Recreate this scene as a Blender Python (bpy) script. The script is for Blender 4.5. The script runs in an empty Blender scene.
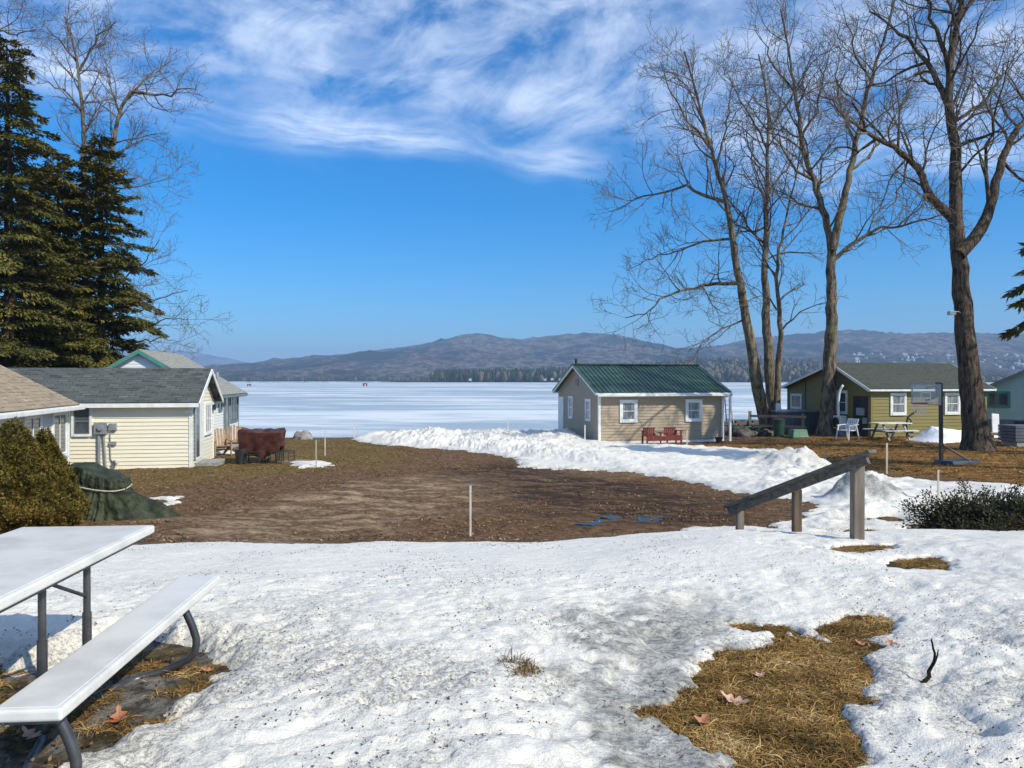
import bpy, math, random
import numpy as np
from mathutils import Vector, Matrix
R = math.radians
S = bpy.context.scene
COL = S.collection
random.seed(7)

# ------------------------------------------------------------------ camera
CAMZ = 1.58; FPX = 768.0; HOR = 380.0
cd = bpy.data.cameras.new('camera'); cam = bpy.data.objects.new('camera', cd); COL.objects.link(cam)
cd.sensor_width = 36; cd.lens = 36 * FPX / 1024; cd.clip_start = 0.05; cd.clip_end = 40000
cam.location = (0, 0, CAMZ); cam.rotation_euler = (R(90) - math.atan((384 - HOR) / FPX), 0, 0)
S.camera = cam
S.render.resolution_x = 1024; S.render.resolution_y = 768

# ------------------------------------------------------------------ light
SUN_EL = 38.0
SUN_AZ = 125.0            # clockwise from +Y
SUN_STRENGTH = 4.9
SKY_STRENGTH = 0.125
EXPOSURE = 0.10
sv = Vector((math.sin(R(SUN_AZ)) * math.cos(R(SUN_EL)), math.cos(R(SUN_AZ)) * math.cos(R(SUN_EL)), math.sin(R(SUN_EL))))
sl = bpy.data.lights.new('sun', 'SUN'); sl.energy = SUN_STRENGTH; sl.angle = R(0.5); sl.color = (1.0, 0.935, 0.77)
so = bpy.data.objects.new('sun', sl); COL.objects.link(so); so.location = (0, 0, 60)
so.rotation_euler = sv.to_track_quat('Z', 'Y').to_euler()
W = bpy.data.worlds.new('World'); S.world = W; W.use_nodes = True
nt = W.node_tree; nt.nodes.clear()
def N(nt, typ, **kw):
    n = nt.nodes.new(typ)
    for k, v in kw.items():
        if k.startswith('i_'):
            n.inputs[k[2:].replace('_', ' ')].default_value = v
        else:
            setattr(n, k, v)
    return n
def L(nt, a, b): nt.links.new(a, b)
def MATH(nt, op, a, b=None, c=None, clamp=False):
    n = nt.nodes.new('ShaderNodeMath'); n.operation = op; n.use_clamp = clamp
    for i, x in enumerate((a, b, c)):
        if x is None: continue
        if isinstance(x, (int, float)): n.inputs[i].default_value = x
        else: nt.links.new(x, n.inputs[i])
    return n.outputs[0]
def SMOOTH(nt, x, a, b):
    n = nt.nodes.new('ShaderNodeMapRange'); n.interpolation_type = 'SMOOTHSTEP'
    n.inputs['From Min'].default_value = a; n.inputs['From Max'].default_value = b
    nt.links.new(x, n.inputs['Value']); return n.outputs['Result']
def NOISE(nt, vec, scale, detail=4, rough=.55, dist=0, dim='3D'):
    n = nt.nodes.new('ShaderNodeTexNoise'); n.noise_dimensions = dim
    n.inputs['Scale'].default_value = scale; n.inputs['Detail'].default_value = detail
    n.inputs['Roughness'].default_value = rough; n.inputs['Distortion'].default_value = dist
    if vec is not None: nt.links.new(vec, n.inputs['Vector'])
    return n.outputs['Fac']
def MIXC(nt, fac, a, b, mode='MIX'):
    n = nt.nodes.new('ShaderNodeMix'); n.data_type = 'RGBA'; n.blend_type = mode
    for idx, x in ((0, fac), (6, a), (7, b)):
        if isinstance(x, (int, float)): n.inputs[idx].default_value = x
        elif isinstance(x, tuple): n.inputs[idx].default_value = (x[0], x[1], x[2], 1)
        else: nt.links.new(x, n.inputs[idx])
    return n.outputs[2]
def COMB(nt, x, y, z=0.0):
    n = nt.nodes.new('ShaderNodeCombineXYZ')
    for i, v in enumerate((x, y, z)):
        if isinstance(v, (int, float)): n.inputs[i].default_value = v
        else: nt.links.new(v, n.inputs[i])
    return n.outputs[0]
sky = N(nt, 'ShaderNodeTexSky', sky_type='NISHITA', sun_disc=False)
sky.sun_elevation = R(SUN_EL); sky.sun_rotation = R(SUN_AZ)
sky.altitude = 200; sky.air_density = 1.0; sky.dust_density = 0.7; sky.ozone_density = 3.0
tc = N(nt, 'ShaderNodeTexCoord'); sp = N(nt, 'ShaderNodeSeparateXYZ'); L(nt, tc.outputs['Generated'], sp.inputs[0])
az = MATH(nt, 'ARCTAN2', sp.outputs[0], sp.outputs[1])       # 0 towards +Y, grows to +X
el = MATH(nt, 'ARCSINE', sp.outputs[2])
# cirrus: streaky noise in (azimuth, elevation), slanted
warp = NOISE(nt, COMB(nt, az, el), 3.0, 3, .5)
warp2 = MATH(nt, 'MULTIPLY', MATH(nt, 'SUBTRACT', warp, .5), .35)
sl_ = MATH(nt, 'ADD', MATH(nt, 'ADD', el, MATH(nt, 'MULTIPLY', az, .09)), MATH(nt, 'MULTIPLY', warp2, .35))
v1 = COMB(nt, MATH(nt, 'MULTIPLY', az, 2.2), MATH(nt, 'MULTIPLY', sl_, 9.0))
n1 = NOISE(nt, v1, 1.5, 9, .60, .3)
v2 = COMB(nt, MATH(nt, 'MULTIPLY', MATH(nt, 'ADD', az, el), 3.2), MATH(nt, 'MULTIPLY', MATH(nt, 'SUBTRACT', el, MATH(nt, 'MULTIPLY', az, .5)), 6.5), 3.7)
n2 = NOISE(nt, v2, 1.9, 10, .62, .5)
veilmask = SMOOTH(nt, MATH(nt, 'ADD', sl_, MATH(nt, 'MULTIPLY', MATH(nt, 'SUBTRACT', n1, .5), .10)), .24, .36)
veil = MATH(nt, 'MULTIPLY', MATH(nt, 'ADD', MATH(nt, 'MULTIPLY', SMOOTH(nt, n1, .38, .76), .55), MATH(nt, 'MULTIPLY', SMOOTH(nt, n2, .36, .74), .70)), veilmask)
# one brighter streak low in the sky
sd = MATH(nt, 'ABSOLUTE', MATH(nt, 'SUBTRACT', sl_, .285))
fl = NOISE(nt, COMB(nt, MATH(nt, 'MULTIPLY', az, 6), MATH(nt, 'MULTIPLY', sl_, 60.0), 9.1), 1.0, 6, .6)
st = MATH(nt, 'SUBTRACT', 1.0, SMOOTH(nt, sd, .002, .030))
st = MATH(nt, 'MULTIPLY', MATH(nt, 'MULTIPLY', st, SMOOTH(nt, fl, .3, .65)), SMOOTH(nt, NOISE(nt, COMB(nt, az, 0.0, 2.2), 2.3, 2, .5), .40, .56))
cl = MATH(nt, 'ADD', veil, MATH(nt, 'MULTIPLY', st, .75), clamp=True)
up = SMOOTH(nt, el, .0, .08)
cl = MATH(nt, 'MULTIPLY', cl, up)
tint = MIXC(nt, 1.0, sky.outputs[0], (0.62, 0.94, 1.24), 'MULTIPLY')
hs = N(nt, 'ShaderNodeHueSaturation'); hs.inputs['Saturation'].default_value = 1.24; L(nt, tint, hs.inputs['Color'])
cloudc = MIXC(nt, MATH(nt, 'MULTIPLY', cl, .66), hs.outputs[0], (9.2, 10.0, 11.2))
bg = N(nt, 'ShaderNodeBackground'); bg.inputs['Strength'].default_value = SKY_STRENGTH
L(nt, cloudc, bg.inputs['Color'])
wo = N(nt, 'ShaderNodeOutputWorld'); L(nt, bg.outputs[0], wo.inputs['Surface'])
S.view_settings.view_transform = 'Standard'; S.view_settings.look = 'None'
S.view_settings.exposure = EXPOSURE; S.view_settings.gamma = 1.0; S.view_settings.use_curve_mapping = False
S.render.engine = 'CYCLES'

# ------------------------------------------------------------------ helpers
def tag(o, label=None, cat=None, group=None, kind=None):
    if label: o['label'] = label
    if cat: o['category'] = cat
    if group: o['group'] = group
    if kind: o['kind'] = kind
    return o
def empty(name, loc, rz=0, label=None, cat=None, group=None):
    o = bpy.data.objects.new(name, None); COL.objects.link(o); o.location = loc; o.rotation_euler = (0, 0, rz)
    o.empty_display_size = .3
    return tag(o, label, cat, group)
def npmesh(name, V, F, mats, parent=None, smooth=False, attrs=None, loc=None, cols=None, matidx=None):
    """V (n,3), F (m,k) all same k"""
    V = np.asarray(V, np.float32); F = np.asarray(F, np.int32)
    me = bpy.data.meshes.new(name); k = F.shape[1]
    me.vertices.add(len(V)); me.vertices.foreach_set('co', V.ravel())
    me.loops.add(F.size); me.loops.foreach_set('vertex_index', F.ravel())
    me.polygons.add(len(F)); me.polygons.foreach_set('loop_start', np.arange(0, F.size, k, dtype=np.int32))
    me.polygons.foreach_set('loop_total', np.full(len(F), k, np.int32))
    if smooth: me.polygons.foreach_set('use_smooth', np.ones(len(F), bool))
    me.update(calc_edges=True)
    for nm, arr in (attrs or {}).items():
        a = me.attributes.new(nm, 'FLOAT', 'POINT'); a.data.foreach_set('value', np.asarray(arr, np.float32))
    if not isinstance(mats, (list, tuple)): mats = [mats]
    for m in mats: me.materials.append(m)
    if matidx is not None: me.polygons.foreach_set('material_index', np.asarray(matidx, np.int32))
    o = bpy.data.objects.new(name, me); COL.objects.link(o); o.parent = parent
    if loc is not None: o.location = loc
    return o
class MB:
    def __init__(s): s.v = []; s.f = []; s.uv = {}
    def vert(s, p): s.v.append(tuple(p)); return len(s.v) - 1
    def face(s, pts, uv=None):
        i = len(s.v); s.v += [tuple(p) for p in pts]; s.f.append(tuple(range(i, i + len(pts))))
        if uv: s.uv[len(s.f) - 1] = uv
        return s
    def box(s, x0, x1, y0, y1, z0, z1):
        i = len(s.v)
        s.v += [(x0,y0,z0),(x1,y0,z0),(x1,y1,z0),(x0,y1,z0),(x0,y0,z1),(x1,y0,z1),(x1,y1,z1),(x0,y1,z1)]
        for q in ((0,3,2,1),(4,5,6,7),(0,1,5,4),(1,2,6,5),(2,3,7,6),(3,0,4,7)): s.f.append(tuple(i + k for k in q))
        return s
    def bar(s, a, b, w, h, up=(0,0,1)):
        """box along a->b, width w (sideways), height h (along up)"""
        a = Vector(a); b = Vector(b); t = (b - a).normalized(); up = Vector(up)
        if abs(t.dot(up)) > .98: up = Vector((0,1,0))
        sd = t.cross(up).normalized(); u2 = sd.cross(t).normalized()
        i = len(s.v)
        for p in (a, b):
            for (c, d) in ((-1,-1),(1,-1),(1,1),(-1,1)):
                s.v.append(tuple(p + sd * (c * w / 2) + u2 * (d * h / 2)))
        for q in ((3,2,1,0),(4,5,6,7),(0,1,5,4),(1,2,6,5),(2,3,7,6),(3,0,4,7)): s.f.append(tuple(i + k for k in q))
        return s
    def tube(s, pts, rad, n=8, caps=True):
        pts = [Vector(p) for p in pts]; m = len(pts)
        if not isinstance(rad, (list, tuple)): rad = [rad] * m
        i0 = len(s.v); prev = None
        for k in range(m):
            t = (pts[min(k+1, m-1)] - pts[max(k-1, 0)]).normalized()
            if prev is None:
                ref = Vector((0,0,1)) if abs(t.z) < .9 else Vector((1,0,0)); u = t.cross(ref).normalized()
            else:
                u = (prev - t * prev.dot(t)).normalized()
            prev = u; w = t.cross(u)
            for j in range(n):
                a = 2 * math.pi * j / n
                s.v.append(tuple(pts[k] + (u * math.cos(a) + w * math.sin(a)) * rad[k]))
        for k in range(m - 1):
            for j in range(n):
                a = i0 + k * n + j; b = i0 + k * n + (j + 1) % n
                s.f.append((a, b, b + n, a + n))
        if caps:
            s.f.append(tuple(i0 + j for j in reversed(range(n)))); s.f.append(tuple(i0 + (m - 1) * n + j for j in range(n)))
        return s
    def slab(s, p, th, uvs=None):
        """p: 4 top corners, ccw from above; th thickness (down)"""
        p = [Vector(q) for q in p]; n = (p[1] - p[0]).cross(p[3] - p[0]).normalized()
        if n.z < 0: n = -n
        q = [x - n * th for x in p]
        L1 = (p[1] - p[0]).length; L2 = (p[3] - p[0]).length
        s.face(p, [(0,0),(L1,0),(L1,L2),(0,L2)]); s.face(q[::-1])
        for i in range(4):
            j = (i + 1) % 4; s.face([p[j], p[i], q[i], q[j]])
        return s
    def build(s, name, mat, parent=None, smooth=False, bevel=0, loc=None, segs=2):
        me = bpy.data.meshes.new(name); me.from_pydata(s.v, [], s.f); me.update()
        if s.uv:
            uvl = me.uv_layers.new(name='UVMap')
            for pi, uv in s.uv.items():
                pl = me.polygons[pi]
                for li, c in zip(pl.loop_indices, uv): uvl.data[li].uv = c
        if smooth:
            for p in me.polygons: p.use_smooth = True
        me.materials.append(mat)
        o = bpy.data.objects.new(name, me); COL.objects.link(o); o.parent = parent
        if loc is not None: o.location = loc
        if bevel:
            md = o.modifiers.new('bevel', 'BEVEL'); md.width = bevel; md.segments = segs; md.limit_method = 'ANGLE'; md.angle_limit = R(40)
        return o
# -------- numpy noise
_rng = np.random.default_rng(11)
_P = _rng.permutation(512); _G = _rng.uniform(0, 2 * np.pi, 512); _GX = np.cos(_G); _GY = np.sin(_G)
def pn(x, y, seed=0):
    xi = np.floor(x).astype(np.int64); yi = np.floor(y).astype(np.int64); xf = x - xi; yf = y - yi
    def g(i, j):
        h = _P[(_P[(i + seed * 37) & 511] + j) & 511]; return _GX[h] * (xf - (i - xi)) + _GY[h] * (yf - (j - yi))
    u = xf * xf * xf * (xf * (xf * 6 - 15) + 10); v = yf * yf * yf * (yf * (yf * 6 - 15) + 10)
    a = g(xi, yi); b = g(xi + 1, yi); c = g(xi, yi + 1); d = g(xi + 1, yi + 1)
    return (a + (b - a) * u + (c - a) * v + (a - b - c + d) * u * v) * 1.5
def fbm(x, y, oct=4, seed=0, gain=.5):
    s = 0; a = 1; f = 1
    for o in range(oct):
        s = s + a * pn(x * f + 13.7 * o, y * f - 7.1 * o, seed + o); a *= gain; f *= 2.03
    return s
def sst(x, a, b):
    t = np.clip((x - a) / (b - a), 0, 1); return t * t * (3 - 2 * t)
def sdf(px, py, poly):
    """signed distance, positive inside"""
    d = np.full(px.shape, 1e9); ins = np.zeros(px.shape, bool); n = len(poly)
    for i in range(n):
        x0, y0 = poly[i]; x1, y1 = poly[(i + 1) % n]
        ex, ey = x1 - x0, y1 - y0; t = np.clip(((px - x0) * ex + (py - y0) * ey) / (ex * ex + ey * ey + 1e-12), 0, 1)
        d = np.minimum(d, (px - x0 - t * ex) ** 2 + (py - y0 - t * ey) ** 2)
        c = ((y0 > py) != (y1 > py)) & (px < (x1 - x0) * (py - y0) / (y1 - y0 + 1e-12) + x0); ins ^= c
    return np.where(ins, 1, -1) * np.sqrt(d)

# ------------------------------------------------------------------ materials
def newmat(name):
    m = bpy.data.materials.new(name); m.use_nodes = True; n = m.node_tree; n.nodes.clear()
    b = N(n, 'ShaderNodeBsdfPrincipled'); o = N(n, 'ShaderNodeOutputMaterial'); L(n, b.outputs[0], o.inputs[0])
    return m, n, b
def setc(n, b, c):
    if isinstance(c, tuple): b.inputs['Base Color'].default_value = (c[0], c[1], c[2], 1)
    else: L(n, c, b.inputs['Base Color'])
def bump(n, b, h, strength=.4, dist=.02):
    bn = N(n, 'ShaderNodeBump'); bn.inputs['Strength'].default_value = strength; bn.inputs['Distance'].default_value = dist
    L(n, h, bn.inputs['Height']); L(n, bn.outputs[0], b.inputs['Normal'])
def simple(name, c1, c2=None, scale=6, rough=.6, stretch=(1,1,1), bs=0, bd=.01, metal=0, spec=.5, lo=.35, hi=.65, detail=5):
    m, n, b = newmat(name)
    tcn = N(n, 'ShaderNodeTexCoord'); mp = N(n, 'ShaderNodeMapping'); mp.inputs['Scale'].default_value = stretch
    L(n, tcn.outputs['Object'], mp.inputs[0])
    f = NOISE(n, mp.outputs[0], scale, detail, .6)
    setc(n, b, MIXC(n, SMOOTH(n, f, lo, hi), c1, c2 or tuple(x * .75 for x in c1)))
    b.inputs['Roughness'].default_value = rough; b.inputs['Metallic'].default_value = metal
    b.inputs['Specular IOR Level'].default_value = spec
    if bs: bump(n, b, f, bs, bd)
    return m
def attr(n, nm): 
    a = N(n, 'ShaderNodeAttribute', attribute_name=nm); return a.outputs['Fac']
# ------------------------------------------------------------------ terrain
_yt = np.array([-300,-50,0,3,5,7,9,10,12,16,24,36,39,41,44,50,80,400], float)
_zt = np.array([1.5,.35,.05,0,-.02,-.15,-.44,-.62,-.92,-1.06,-1.25,-1.27,-1.33,-1.65,-2.3,-3.2,-5,-8], float)
_yd = np.linspace(-300, 400, 28001); _zd = np.interp(_yd, _yt, _zt)
_k = np.exp(-np.linspace(-2.2, 2.2, 61) ** 2); _k /= _k.sum()
_zp = np.pad(_zd, 30, mode='edge'); _zs = np.convolve(_zp, _k, 'valid')
def H0(x, y):
    x = np.asarray(x, float); y = np.asarray(y, float)
    shift = 13 * sst(x, 1.5, 6) + 9 * sst(-x, 14, 17)
    yy = np.where(y > 34, np.maximum(34, y - shift * sst(y, 34, 42)), y)
    z = np.interp(yy, _yd, _zs)
    z = z + .18 * sst(x, 8, 16) * sst(y, 13, 24) + .12 * sst(x, .2, 2.4) * sst(y, 5, 8) * (1 - sst(y, 9.8, 13))
    return z
def H(x, y):
    x = np.asarray(x, float); y = np.asarray(y, float)
    far = sst(y, 10, 14)
    return H0(x, y) + (.035 * fbm(x * .35, y * .35, 3, 3) + .02 * fbm(x * 1.7, y * 1.7, 3, 9)) * (.35 + .65 * far) * (1 - sst(y, 60, 90))
def G(px, py, dz=0.0):
    """point of the ground seen at pixel (px,py) of the photograph"""
    y = 10.0
    for _ in range(40):
        x = (px - 512) / FPX * y
        y = .5 * y + .5 * min(60., (CAMZ - dz - float(H0(x, y))) * FPX / (py - HOR))
    x = (px - 512) / FPX * y
    return x, y
def GP(px, py): 
    x, y = G(px, py); return Vector((x, y, float(H(x, y))))
def AT(px, py, Y): return Vector(((px - 512) / FPX * Y, Y, CAMZ - (py - HOR) / FPX * Y))
def poly(pts): return [G(*p) for p in pts]
def axis(segs):
    """segs: list of (start, end, step0, step1)"""
    out = []
    for a, b, s0, s1 in segs:
        x = a
        while x < b - 1e-6:
            out.append(x); t = (x - a) / (b - a); x += s0 + (s1 - s0) * t
    out.append(segs[-1][1]); return np.array(out)
def grid(xs, ys):
    X, Y = np.meshgrid(xs, ys); nx, ny = len(xs), len(ys)
    i = np.arange(nx * ny).reshape(ny, nx)
    F = np.stack([i[:-1, :-1], i[:-1, 1:], i[1:, 1:], i[1:, :-1]], -1).reshape(-1, 4)
    return X.ravel(), Y.ravel(), F

# bare patches in the foreground snow
P_GRASS = poly([(646,712),(668,700),(699,700),(695,680),(715,655),(766,651),(778,637),(833,645),(825,633),(857,619),(884,621),(880,637),(853,639),(876,647),(849,664),(872,674),(865,690),(876,706),(849,718),(853,732),(850,768),(880,900),(700,900),(738,768),(719,753),(679,737),(651,726)])
P_THIN = poly([(725,628),(778,629),(778,636),(745,635)])
P_BENCH = poly([(-90,700),(-20,668),(40,672),(95,652),(130,636),(172,634),(226,650),(222,668),(205,694),(168,726),(110,752),(70,770),(20,900),(-260,900)])
P_POST = poly([(822,553),(850,548),(895,548),(898,552),(850,556)])
P_SPOT = poly([(905,563),(935,561),(944,565),(930,570),(908,569)])
P_MINI = poly([(503,684),(520,681),(537,692),(522,697),(508,692)])
# snow left lying beyond the drive
P_BANK = poly([(352,441),(372,436),(430,433),(480,432),(545,435),(600,443),(660,447),(725,449),(790,453),(822,462),(836,472),(880,477),(960,484),(1040,489),(1100,500),(1040,516),(960,520),(905,530),(815,533),(760,529),(818,510),(800,500),(745,495),(700,484),(640,475),(570,465),(500,456),(440,449),(390,446)])
P_THINS = [poly([(515,458),(560,459),(610,466),(640,472),(600,470),(520,466)]), poly([(287,463),(325,462),(330,466),(300,468)]),
           poly([(690,528),(830,532),(815,536),(690,533)]), poly([(158,498),(178,497),(176,503),(160,502)]), poly([(150,505),(162,505),(160,509),(150,508)]), poly([(215,452),(232,451),(234,453),(216,454)])]
_ex = np.array([-2000,-200,0,100,150,190,230,270,300,400,470,600,700,735,800,860,900,1024,1300,3000], float)
_ey = np.array([540,540,542,543,541,538,539,545,541,536,535,531,526,533,536,530,526,528,530,532], float)
def snow_thick(x, y):
    px = 512 + x / np.maximum(y, .5) * FPX
    ye = (CAMZ + .34) * FPX / (np.interp(px, _ex, _ey) - HOR)
    ye = np.where(y < 2, 9.2, ye)
    edge_n = .10 * fbm(x * 1.3, y * 1.3, 4, 21) + .05 * fbm(x * 6.5, y * 6.5, 3, 23)
    n2 = .045 * fbm(x * 5, y * 5, 3, 22)
    d = ye - y + .18 * fbm(x * 1.1, y * 1.1, 3, 5) + n2
    t = .13 * sst(d, -.02, .7) - .1 * (d < -.02) + np.minimum(d, 0) * .3
    for P, s, dep in ((P_GRASS, .30, .13), (P_THIN, .2, .1), (P_BENCH, .35, .16), (P_POST, .3, .12), (P_SPOT, .25, .1), ):
        m = (np.abs(x - np.mean([p[0] for p in P])) < 9) & (y < 14)
        dd = np.full(x.shape, -9.); dd[m] = sdf(x[m], y[m], P)
        dd = dd + edge_n * (s * 3.0 if P in (P_GRASS, P_BENCH) else 1.9) + n2
        dd = dd - (.10 if P is P_GRASS else .05)
        t = np.minimum(t, .13 - (.03 if P is P_BENCH else .085) * sst(dd, -1.1, -.12) - .12 * sst(dd, -s * .6, .02))
        t = np.where(dd > .02, np.minimum(t, -.04), t)
    for (qx, qy, rr_, dp_) in HOLLOWS:
        r = np.sqrt((x - qx) ** 2 + ((y - qy) * .8) ** 2) / rr_ + .35 * fbm(x * 3.1, y * 3.1, 3, 25)
        t = np.where((y < 12) & (t > .035), np.maximum(.035, t - dp_ * (1 - sst(r, .2, 1.0))), t)
    # bank
    m = (y > 12) & (y < 45)
    b = np.full(x.shape, -.3)
    dd = sdf(x[m], y[m], P_BANK) + .25 * fbm(x[m] * .9, y[m] * .9, 4, 31)
    xm, ym = x[m], y[m]; pxm = 512 + xm / ym * FPX
    hmax = np.interp(pxm, [340, 420, 560, 640, 740, 800, 850, 1024], [.20, .30, .34, .14, .12, .18, .14, .12])
    rub = sst(pxm, 340, 400) * (1 - sst(pxm, 870, 960))
    lump = np.abs(fbm(xm * 1.6, ym * 1.6, 4, 33, .6))
    tb = hmax * sst(dd, -.02, 1.3) * (.75 + .55 * fbm(xm * .5, ym * .5, 3, 35)) + .05 * sst(dd, 0, .2) + rub * sst(dd, 0, .8) * (.04 + .10 * sst(-pxm, -620, -480) + .08 * sst(pxm, 730, 780)) * (lump - .15)
    tb = np.where(dd < 0, dd * .35 - .01, tb)
    # piles
    for (qx, qy, rx, ry, h) in PILES:
        r = np.sqrt(((xm - qx) / rx) ** 2 + ((ym - qy) / ry) ** 2)
        tb = tb + h * (1 - sst(r, .0, 1.0)) * (1 + .22 * fbm(xm * 2.4, ym * 2.4, 3, 39, .6))
    # streaky melting zone on the right
    zone = sst(pxm, 700, 860) * sst(CAMZ - H0(xm, ym), 0, 1) * (1 - sst(ym, 13.5, 16.5))
    tb = tb - zone * .16 * sst(fbm(xm * .55, ym * 2.4, 4, 44), .0, .35)
    b[m] = tb
    for P in P_THINS:
        cx = np.mean([p[0] for p in P]); cy = np.mean([p[1] for p in P])
        m = (np.abs(x - cx) < 6) & (np.abs(y - cy) < 5)
        dd = sdf(x[m], y[m], P) + .22 * fbm(x[m] * 1.5, y[m] * 3.5, 4, 55)
        b[m] = np.maximum(b[m], np.where(dd > 0, .03 + .05 * sst(dd, 0, .4), dd * .4))
    return np.maximum(t, b)
def _pl(px, py, rx, ry, h): x, y = G(px, py); return (x, y, rx, ry, h)
PILES = [_pl(800, 468, 1.5, 1.2, .42), _pl(770, 465, 1.5, 1.0, .22), _pl(868, 503, 1.0, .8, .36), _pl(845, 503, .6, .6, .22), _pl(430, 440, 2.2, 1.2, .22), _pl(545, 443, 1.3, 1.0, .10), _pl(500, 440, 1.5, 1.0, .15)]
HOLLOWS = [(*G(px, py), r, d) for (px, py, r, d) in ((926, 686, .16, .09), (958, 738, .20, .10), (668, 655, .22, .075), (655, 700, .25, .07), (700, 612, .16, .06), (645, 752, .2, .07), (712, 640, .12, .05), (560, 640, .2, .03), (330, 600, .25, .03), (420, 700, .2, .03), (780, 590, .2, .03), (985, 650, .2, .05), (905, 600, .18, .04))]
def suncups(x, y):
    wx = x + .10 * pn(x * 2.1, y * 2.1, 61); wy = y + .10 * pn(x * 2.1, y * 2.1, 62)
    a = fbm(wx * 3.2 + wy * 1.3, wy * 6.5 - wx * 2.2, 4, 64, .55)
    near = 1 - sst(y, 12, 15)
    q = .30 + .70 * sst(-y, -6.8, -4.0)
    nr = sst(-y, -7.0, -4.2)
    return near * (.016 * a * q + .016 * np.abs(fbm(wx * 9, wy * 13, 4, 66, .65)) * q - nr * .018 * sst(fbm(wx * 6.5, wy * 9, 3, 68), .1, .6) + .022 * fbm(x * .8, y * .8, 2, 67))

# ---- ground sheet
gx = axis([(-1500,-60,250,40),(-60,-24,4,.5),(-24,-4,.14,.06),(-4,4,.035,.035),(4,24,.06,.14),(24,60,.5,4),(60,1500,40,250)])
gy = axis([(-300,-6,40,2),(-6,2.2,.6,.2),(2.2,7,.035,.035),(7,12,.04,.06),(12,26,.06,.12),(26,46,.12,.25),(46,400,.6,60)])
X, Y, F = grid(gx, gy)
Z = H(X, Y)
fine = .012 * fbm(X * 5, Y * 5, 3, 71) * (1 - sst(Y, 46, 52)) * (np.abs(X) < 30)
ruts = .03 * 1.3 * fbm((X * .64 + Y * .77) * .22, (Y * .64 - X * .77) * 2.0, 4, 73) * sst(Y, 11, 13) * (1 - sst(Y, 26, 34)) * (1 - sst(X, 5, 9)) * (1 - sst(-X, 8, 12))
Z = Z + fine + ruts
PX = 512 + X / np.maximum(Y, .5) * FPX; PY = HOR + (CAMZ - H0(X, Y)) * FPX / np.maximum(Y, .5)
P_TRACK = poly([(150,530),(200,515),(300,492),(380,478),(460,472),(560,468),(640,475),(600,492),(470,505),(430,520),(360,535),(250,548)])
P_LAWN = poly([(690,448),(800,452),(850,466),(900,474),(1024,486),(1500,520),(1500,440),(1024,434),(860,436),(700,444)])
P_LEFTG = poly([(80,525),(120,500),(215,480),(300,475),(380,465),(420,450),(360,438),(240,440),(190,470),(60,472),(-100,500)])
noi = fbm(X * .6, Y * .9, 4, 81)
track = sst(sdf(X, Y, P_TRACK) + .9 * noi, -.6, 1.2)
lawn = sst(sdf(X, Y, P_LAWN) + .5 * noi, -.4, .5)
leftg = sst(sdf(X, Y, P_LEFTG) + 1.2 * noi, -.8, 1.5)
wet = sst(sdf(X, Y, poly([(420,470),(500,458),(640,478),(740,497),(790,525),(700,530),(560,528),(480,500)])) + .8 * noi, -.5, 1.5)
near = 1 - sst(Y, 8, 9.5)
icy = 1 - sst(X, -1, 0)
m_g, n, b = newmat('ground_earth')
tcn = N(n, 'ShaderNodeTexCoord'); oc = tcn.outputs['Object']
mpx = N(n, 'ShaderNodeMapping'); mpx.inputs['Scale'].default_value = (.30, 1.7, 1); mpx.inputs['Rotation'].default_value = (0, 0, R(-50)); L(n, oc, mpx.inputs[0])
na = NOISE(n, oc, 2.2, 8, .65); nb = NOISE(n, oc, 9, 8, .7); nc = NOISE(n, mpx.outputs[0], 2.0, 7, .62); nd = NOISE(n, oc, 38, 5, .7)
dirt = MIXC(n, SMOOTH(n, nb, .35, .68), (.058, .031, .014), (.235, .138, .070))
dirt = MIXC(n, SMOOTH(n, na, .45, .7), dirt, (.115, .068, .034))
trk = MIXC(n, SMOOTH(n, MATH(n, 'ADD', MATH(n, 'MULTIPLY', nc, .55), MATH(n, 'MULTIPLY', nb, .45)), .38, .64), (.085, .052, .030), (.37, .265, .165))
grs = MIXC(n, SMOOTH(n, nb, .35, .65), (.070, .043, .016), (.23, .145, .048))
grs = MIXC(n, SMOOTH(n, na, .42, .66), grs, (.15, .105, .030))
gld = MIXC(n, SMOOTH(n, nc, .36, .66), (.11, .052, .014), (.36, .195, .052))
gld = MIXC(n, SMOOTH(n, nb, .55, .75), gld, (.30, .20, .09))
c = MIXC(n, MATH(n, 'MULTIPLY', attr(n, 'track'), MATH(n, 'ADD', .35, MATH(n, 'MULTIPLY', SMOOTH(n, nc, .40, .58), .65))), dirt, trk)
c = MIXC(n, attr(n, 'leftg'), c, grs)
c = MIXC(n, attr(n, 'lawn'), c, gld)
c = MIXC(n, MATH(n, 'MULTIPLY', attr(n, 'wet'), SMOOTH(n, nc, .38, .55)), c, (.042, .024, .014))
moss = MIXC(n, SMOOTH(n, nb, .4, .62), (.045, .032, .018), (.13, .10, .04))
gry = MIXC(n, SMOOTH(n, nb, .38, .62), (.07, .062, .05), (.24, .225, .20))
moss = MIXC(n, MATH(n, 'MULTIPLY', attr(n, 'icy'), SMOOTH(n, na, .40, .52)), moss, gry)
c = MIXC(n, attr(n, 'near'), c, moss)
specks = SMOOTH(n, nd, .66, .74)
c = MIXC(n, MATH(n, 'MULTIPLY', specks, .55), c, (.36, .26, .17))
setc(n, b, c); b.inputs['Roughness'].default_value = .95; b.inputs['Specular IOR Level'].default_value = .2
bump(n, b, MATH(n, 'ADD', MATH(n, 'MULTIPLY', nb, 1.0), MATH(n, 'MULTIPLY', nd, .5)), .9, .05)
tag(npmesh('ground', np.stack([X, Y, Z], 1), F, m_g, smooth=True, attrs=dict(track=track, lawn=lawn, leftg=leftg, wet=wet, near=near, icy=icy)), kind='structure')

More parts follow.
